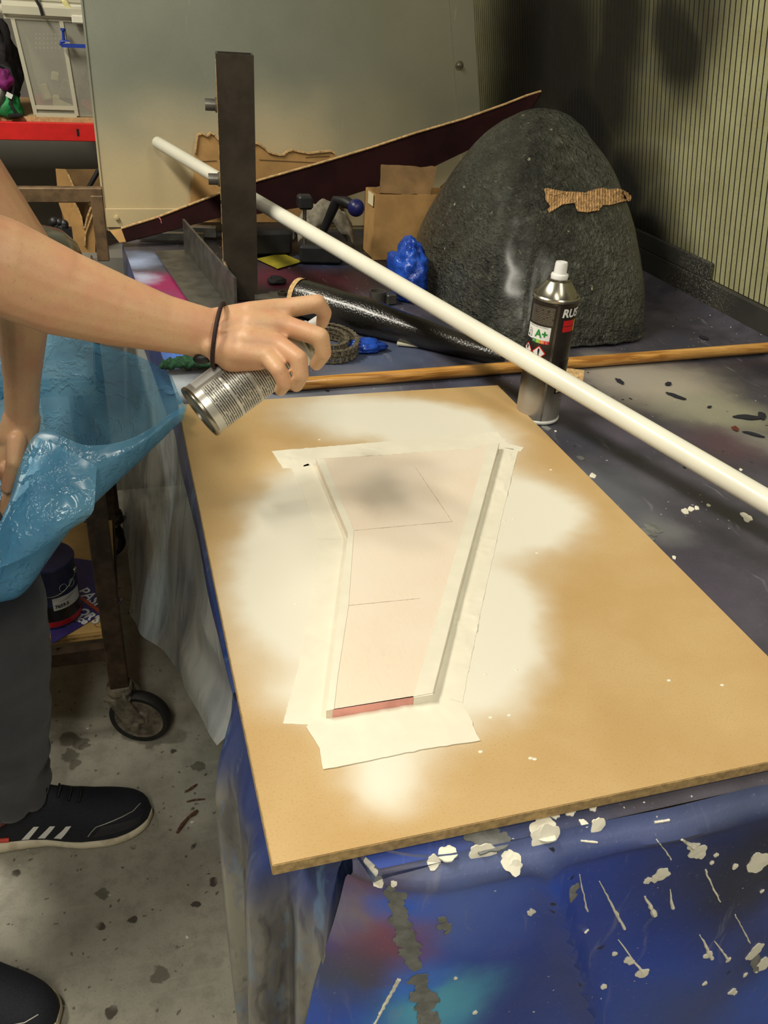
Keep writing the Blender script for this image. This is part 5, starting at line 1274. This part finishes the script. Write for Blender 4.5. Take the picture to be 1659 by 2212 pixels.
# clothes
C1 = MB()
C1.cone(pel + V3((0, -.065, .02)), .118, chest + V3((0, -.055, 0)), .118, flat=(1, 0, 0), fs=.92); C1.cone(pel + V3((0, .065, .02)), .118, chest + V3((0, .065, 0)), .118, flat=(1, 0, 0), fs=.92)
C1.cone(sh_r, .072, sh_l, .072); C1.cone(sh_r, .074, sh_r.lerp(el, .42), .072); C1.cone(sh_l, .072, sh_l.lerp(el_l, .42), .066)
organic('tshirt', C1, M['tshirt'], .008, person, 6, lambda p, n: n * (.006 * mnoise.noise(p * 14)))
C2 = MB()
C2.cone(pel + V3((0, -.06, -.02)), .125, pel + V3((0, .06, -.02)), .125)
for h2, k2, a2 in ((hip_l, kn_l, an_l), (hip_r, kn_r, an_r)):
    C2.cone(h2, .100, k2, .084); C2.cone(k2, .084, k2.lerp(a2, .6), .074); C2.cone(k2.lerp(a2, .6), .074, a2 + V3((0, 0, .055)), .068)
    for i_ in range(10):
        a_ = 2 * PI * i_ / 10; C2.sphere(a2 + V3((.058 * math.cos(a_), .052 * math.sin(a_), +.022 + .010 * math.cos(a_))), .020, 10, 8)
def crease(p, n):
    w_ = max(0, 1 - (p.z) / .45)
    return n * (.007 * mnoise.noise(V3((p.x * 9, p.y * 9, p.z * 16))) + .004 * (1 - 2 * abs(mnoise.noise(V3((p.x * 6 + p.z * 3, p.y * 6, p.z * 7 + 4))))) + .015 * w_ * (1 - 2 * abs(mnoise.noise(V3((p.x * 7 + p.z * 5, p.y * 8, p.z * 13))))))
organic('trousers', C2, M['trousers'], .006, person, 5, crease)
# hair tie round the wrist
wc_ = dp(472, 724, .925); fa_ = (dp(520, 735, .93) - f5_).normalized(); s1 = (VD - fa_ * VD.dot(fa_)).normalized(); s2 = fa_.cross(s1)
ht = obj('hair_tie', MB().tube([wc_ + fa_ * (.006 * math.cos(2 * PI * i / 40)) + s1 * math.cos(2 * PI * i / 40) * .0285 + s2 * math.sin(2 * PI * i / 40) * .0345 for i in range(40)], .0024, 10, closed=True), M['hairtie'], person)
obj('hair_tie_knot', MB().sphere(dp(437, 775, .915), (.010, .005, .006), 14, 8), M['black'], ht)

# shoes
def shoe(toe, heel, side_sign, detail):
    """toe and heel on the floor; builds a running shoe"""
    L_ = (toe - heel).length; dx = (toe - heel).normalized(); dy = V3((-dx.y, dx.x, 0))
    def wid(t): return ([.034, .036, .035, .034, .037, .044, .049, .050, .050, .050, .050, .050][min(10, int(t * 10))] * (1 - (t * 10 - int(t * 10))) + [.034, .036, .035, .034, .037, .044, .049, .050, .050, .050, .050, .050][min(11, int(t * 10) + 1)] * (t * 10 - int(t * 10))) * math.sqrt(max(.0004, 1 - (max(0, t - .70) / .30) ** 2.4)) * math.sqrt(max(.01, 1 - (max(0, .12 - t) / .125) ** 2))
    def pt(t, s, z): return heel + dx * (t * L_) + dy * (s * wid(t)) + V3((0, 0, z))
    sole_t = lambda t: .034 - .012 * max(0, min(1, (t - .15) / .4)) + .008 * max(0, (t - .8) / .2)
    lift = lambda t: .004 + .008 * max(0, (t - .72) / .28) ** 2 + .007 * math.exp(-((t - .45) / .12) ** 2)
    N_, K = 40, 20; rows_ = []
    for i in range(N_ + 1):
        t = .0 + i / N_; w_ = wid(t) * 1.08 + .002; ctr = heel + dx * (t * L_ * 1.0); lo_, hi_ = lift(t) - .003, sole_t(t)
        rows_.append([ctr + dy * (w_ * math.copysign(abs(math.cos(a_)) ** .5, math.cos(a_))) + V3((0, 0, (lo_ + hi_) / 2 + (hi_ - lo_) / 2 * math.copysign(abs(math.sin(a_)) ** .6, math.sin(a_)))) for a_ in [2 * PI * k_ / K for k_ in range(K + 1)]])
    r_ = MB().grid(rows_); r_.add(rows_[0][:-1], [tuple(range(K))]); r_.add(rows_[-1][:-1], [tuple(range(K))])
    sh_ = obj('shoe', MB(), M['shoe'], person) if False else None
    def topz(t):
        pts_ = [(0, .098), (.08, .104), (.2, .098), (.3, .112), (.38, .124), (.46, .112), (.55, .094), (.68, .080), (.8, .073), (.9, .066), (.96, .056), (.99, .042), (1, .030)]
        for (a0, z0_), (a1, z1_) in zip(pts_, pts_[1:]):
            if t <= a1: return z0_ + (z1_ - z0_) * (t - a0) / (a1 - a0)
        return .03
    ur = []
    for i in range(N_ + 1):
        t = i / N_; w_ = wid(t) * 1.0; zb = sole_t(t) - .008; zt2 = topz(t); ctr = heel + dx * (t * L_)
        ur.append([ctr + dy * (w_ * math.cos(a_) * (1 - .30 * math.sin(a_) * (1 if t < .5 else .4)) if abs(math.cos(a_)) < 1 else w_ * math.cos(a_)) + V3((0, 0, zb + (zt2 - zb) * max(0, math.sin(a_)) ** .62)) for a_ in [PI * k_ / 24 for k_ in range(25)]])
    up = obj('shoe_upper', MB().grid(ur), M['shoe'], person, angle=0)
    obj('sole', r_, M['sole'], up, angle=.9)
    ub = BVHTree.FromPolygons(*(lambda m_: (m_.v, m_.f))(MB().grid(ur)))
    def onup(t, h, off=.0012):
        o_ = heel + dx * (t * L_) + dy * (side_sign * .12) + V3((0, 0, h)); q = ub.ray_cast(o_, -dy * side_sign)
        return (q[0] + dy * side_sign * off) if q[0] is not None else (heel + dx * (t * L_) + dy * side_sign * wid(t) + V3((0, 0, h)))
    def patch(nm, poly, mat):
        cols_ = []
        (a0, b0), (a1, b1), (a2, b2), (a3, b3) = poly
        return obj(nm, MB().grid([[onup(a0 + (a1 - a0) * i / 8 + ((a3 + (a2 - a3) * i / 8) - (a0 + (a1 - a0) * i / 8)) * j / 8, b0 + (b1 - b0) * i / 8 + ((b3 + (b2 - b3) * i / 8) - (b0 + (b1 - b0) * i / 8)) * j / 8) for i in range(9)] for j in range(9)]), mat, up, angle=0)
    for t in (.30, .39, .48):
        patch('side_stripe', [(t - .035, .030), (t + .005, .029), (t + .075, .058), (t + .045, .058)], M['white_text'])
    patch('toe_overlay', [(.66, .030), (.93, .034), (.95, .046), (.72, .050)], M['shoe_toe'])
    obj('toe_seam', MB().tube([onup(t, .048 + .010 * math.sin((t - .64) * 5) - .018 * max(0, (.68 - t) / .05), .0015) for t in [.64, .66, .69, .73, .78, .84, .90, .94]], .0008, 6), M['label_grey'], up)
    obj('heel_lining', MB().tube([onup(t, h, .001) for t, h in ((.02, .052), (.07, .044), (.13, .038), (.2, .035))], .0045, 8), M['shoe_orange'], up)
    obj('collar_lining', MB().tube([onup(t, h, .002) for t, h in ((.16, .068), (.22, .076), (.27, .084), (.29, .094), (.31, .106))], .0028, 8), M['shoe_orange'], up)
    for i in range(5):
        t = .38 + i * .055; obj('lace', MB().tube([pt(t, -.35, topz(t) - .002), pt(t + .012, 0, topz(t) + .005), pt(t, .35, topz(t) - .002)], .0022, 8), M['black'], up)
    if detail:
        vs, fs = text_geo('adidas', .012, .0002)
        o_ = onup(.345, .098, .003); vv = (dx * .45 + V3((0, 0, .9))).normalized(); ww = (V3((0, 0, -.45)) + dx * .9).normalized()
        obj('lettering', MB().add([onup(.345, .098, .0035) + vv * v.x + ww * v.y + dy * side_sign * (.004 * 0) for v in vs], fs), M['white_text'], up, smooth=False, recalc=False)
    return up
shoe(onz(331, 1768, .0), onz(331, 1768, .0) + V3((-.302, .022, 0)), -1, True)
shoe(V3((-.195, .772, 0)), V3((-.45, .925, 0)), -1, False)

# blue plastic apron: back sheet comes down from the chest, folds at the hem and up again
CT = [ # rows from top of the back sheet, over the hem, to the lip of the front fold; px, py, depth
    [(-140, 640, 1.26), (-20, 680, 1.28), (80, 712, 1.28), (190, 738, 1.24), (300, 770, 1.21), (372, 812, 1.19)],
    [(-140, 860, 1.24), (-30, 880, 1.28), (85, 860, 1.28), (200, 860, 1.25), (310, 850, 1.22), (388, 850, 1.20)],
    [(-130, 1080, 1.20), (-20, 1090, 1.28), (90, 1050, 1.27), (200, 1010, 1.24), (310, 935, 1.21), (400, 880, 1.195)],
    [(-120, 1310, 1.12), (0, 1296, 1.14), (62, 1270, 1.145), (165, 1130, 1.16), (300, 1000, 1.17), (398, 905, 1.185)],
    [(-120, 1290, 1.06), (-5, 1215, 1.08), (70, 1120, 1.09), (180, 1040, 1.11), (300, 965, 1.13), (402, 888, 1.165)],
    [(-110, 1260, 1.06), (0, 1130, 1.07), (76, 940, 1.09), (190, 962, 1.11), (290, 945, 1.13), (404, 872, 1.165)]]
def cat(p0_, p1_, p2_, p3_, t): return .5 * ((2 * p1_) + (p2_ - p0_) * t + (2 * p0_ - 5 * p1_ + 4 * p2_ - p3_) * t * t + (3 * p1_ - p0_ - 3 * p2_ + p3_) * t ** 3)
CW = [[dp(*p) for p in r_] for r_ in CT]
def spl(ps, s):
    n_ = len(ps) - 1; x = min(s * n_, n_ - 1e-6); i = int(x); g = lambda k_: ps[max(0, min(n_, k_))]
    return cat(g(i - 1), g(i), g(i + 1), g(i + 2), x - i)
ar = []
for i in range(111):
    v = i / 110; row = []
    for j in range(101):
        u_ = j / 100; p = spl([spl(r_, u_) for r_ in CW], v)
        cr_ = (1 - 2 * abs(mnoise.noise(p * 11 + V3((0, v * 3, 0))))) * .003 + mnoise.noise(p * 24 + V3((v * 5, 0, 0))) * .002
        bunch = max(0, u_ - .55) / .45
        cr_ += (1 - 2 * abs(mnoise.noise(p * 30))) * .006 * bunch ** 2
        row.append(p - VD * cr_)
    ar.append(row)
obj('apron', MB().grid(ar), M['apron'], person, angle=0, recalc=False)

# a doubled-over flap at the front of the apron
FL = [[(82, 944, 1.080), (145, 972, 1.085), (210, 1008, 1.095)], [(44, 1040, 1.070), (130, 1062, 1.070), (206, 1062, 1.085)], [(0, 1135, 1.06), (98, 1126, 1.060), (200, 1108, 1.085)], [(-30, 1240, 1.065), (60, 1200, 1.07), (160, 1140, 1.09)]]
FW = [[dp(*p) for p in r_] for r_ in FL]; fr = []
for i in range(31):
    fr.append([])
    for j in range(31):
        p = spl([spl(r_, j / 30) for r_ in FW], i / 30); fr[-1].append(p - VD * (.004 * (1 - 2 * abs(mnoise.noise(p * 22)))))
obj('apron_flap', MB().grid(fr), M['apron'], person, angle=0, recalc=False)

# bib of the apron over the shirt front, with its neck straps
bib = []
for i in range(31):
    z = 1.30 - .46 * i / 30; w_ = .10 + .06 * min(1, i / 12); row = []
    for j in range(25):
        t_ = j / 12 - 1; y = 1.055 + w_ * t_
        row.append(V3((-.226 - .07 * abs(t_) ** 2.4 * (w_ / .16) + .006 * mnoise.noise(V3((y * 12, z * 7, 2))), y, z)))
    bib.append(row)
obj('apron_bib', MB().grid(bib), M['apron'], person, angle=0, recalc=False)
for j, sy in ((0, -1), (24, 1)):
    obj('apron_strap', MB().tube([bib[0][j], V3((-.262, 1.06 + sy * .075, 1.40)), V3((-.33, 1.06 + sy * .066, 1.485)), V3((-.41, 1.06 + sy * .03, 1.47))], .006, 8, squash=.3), M['apron'], person)
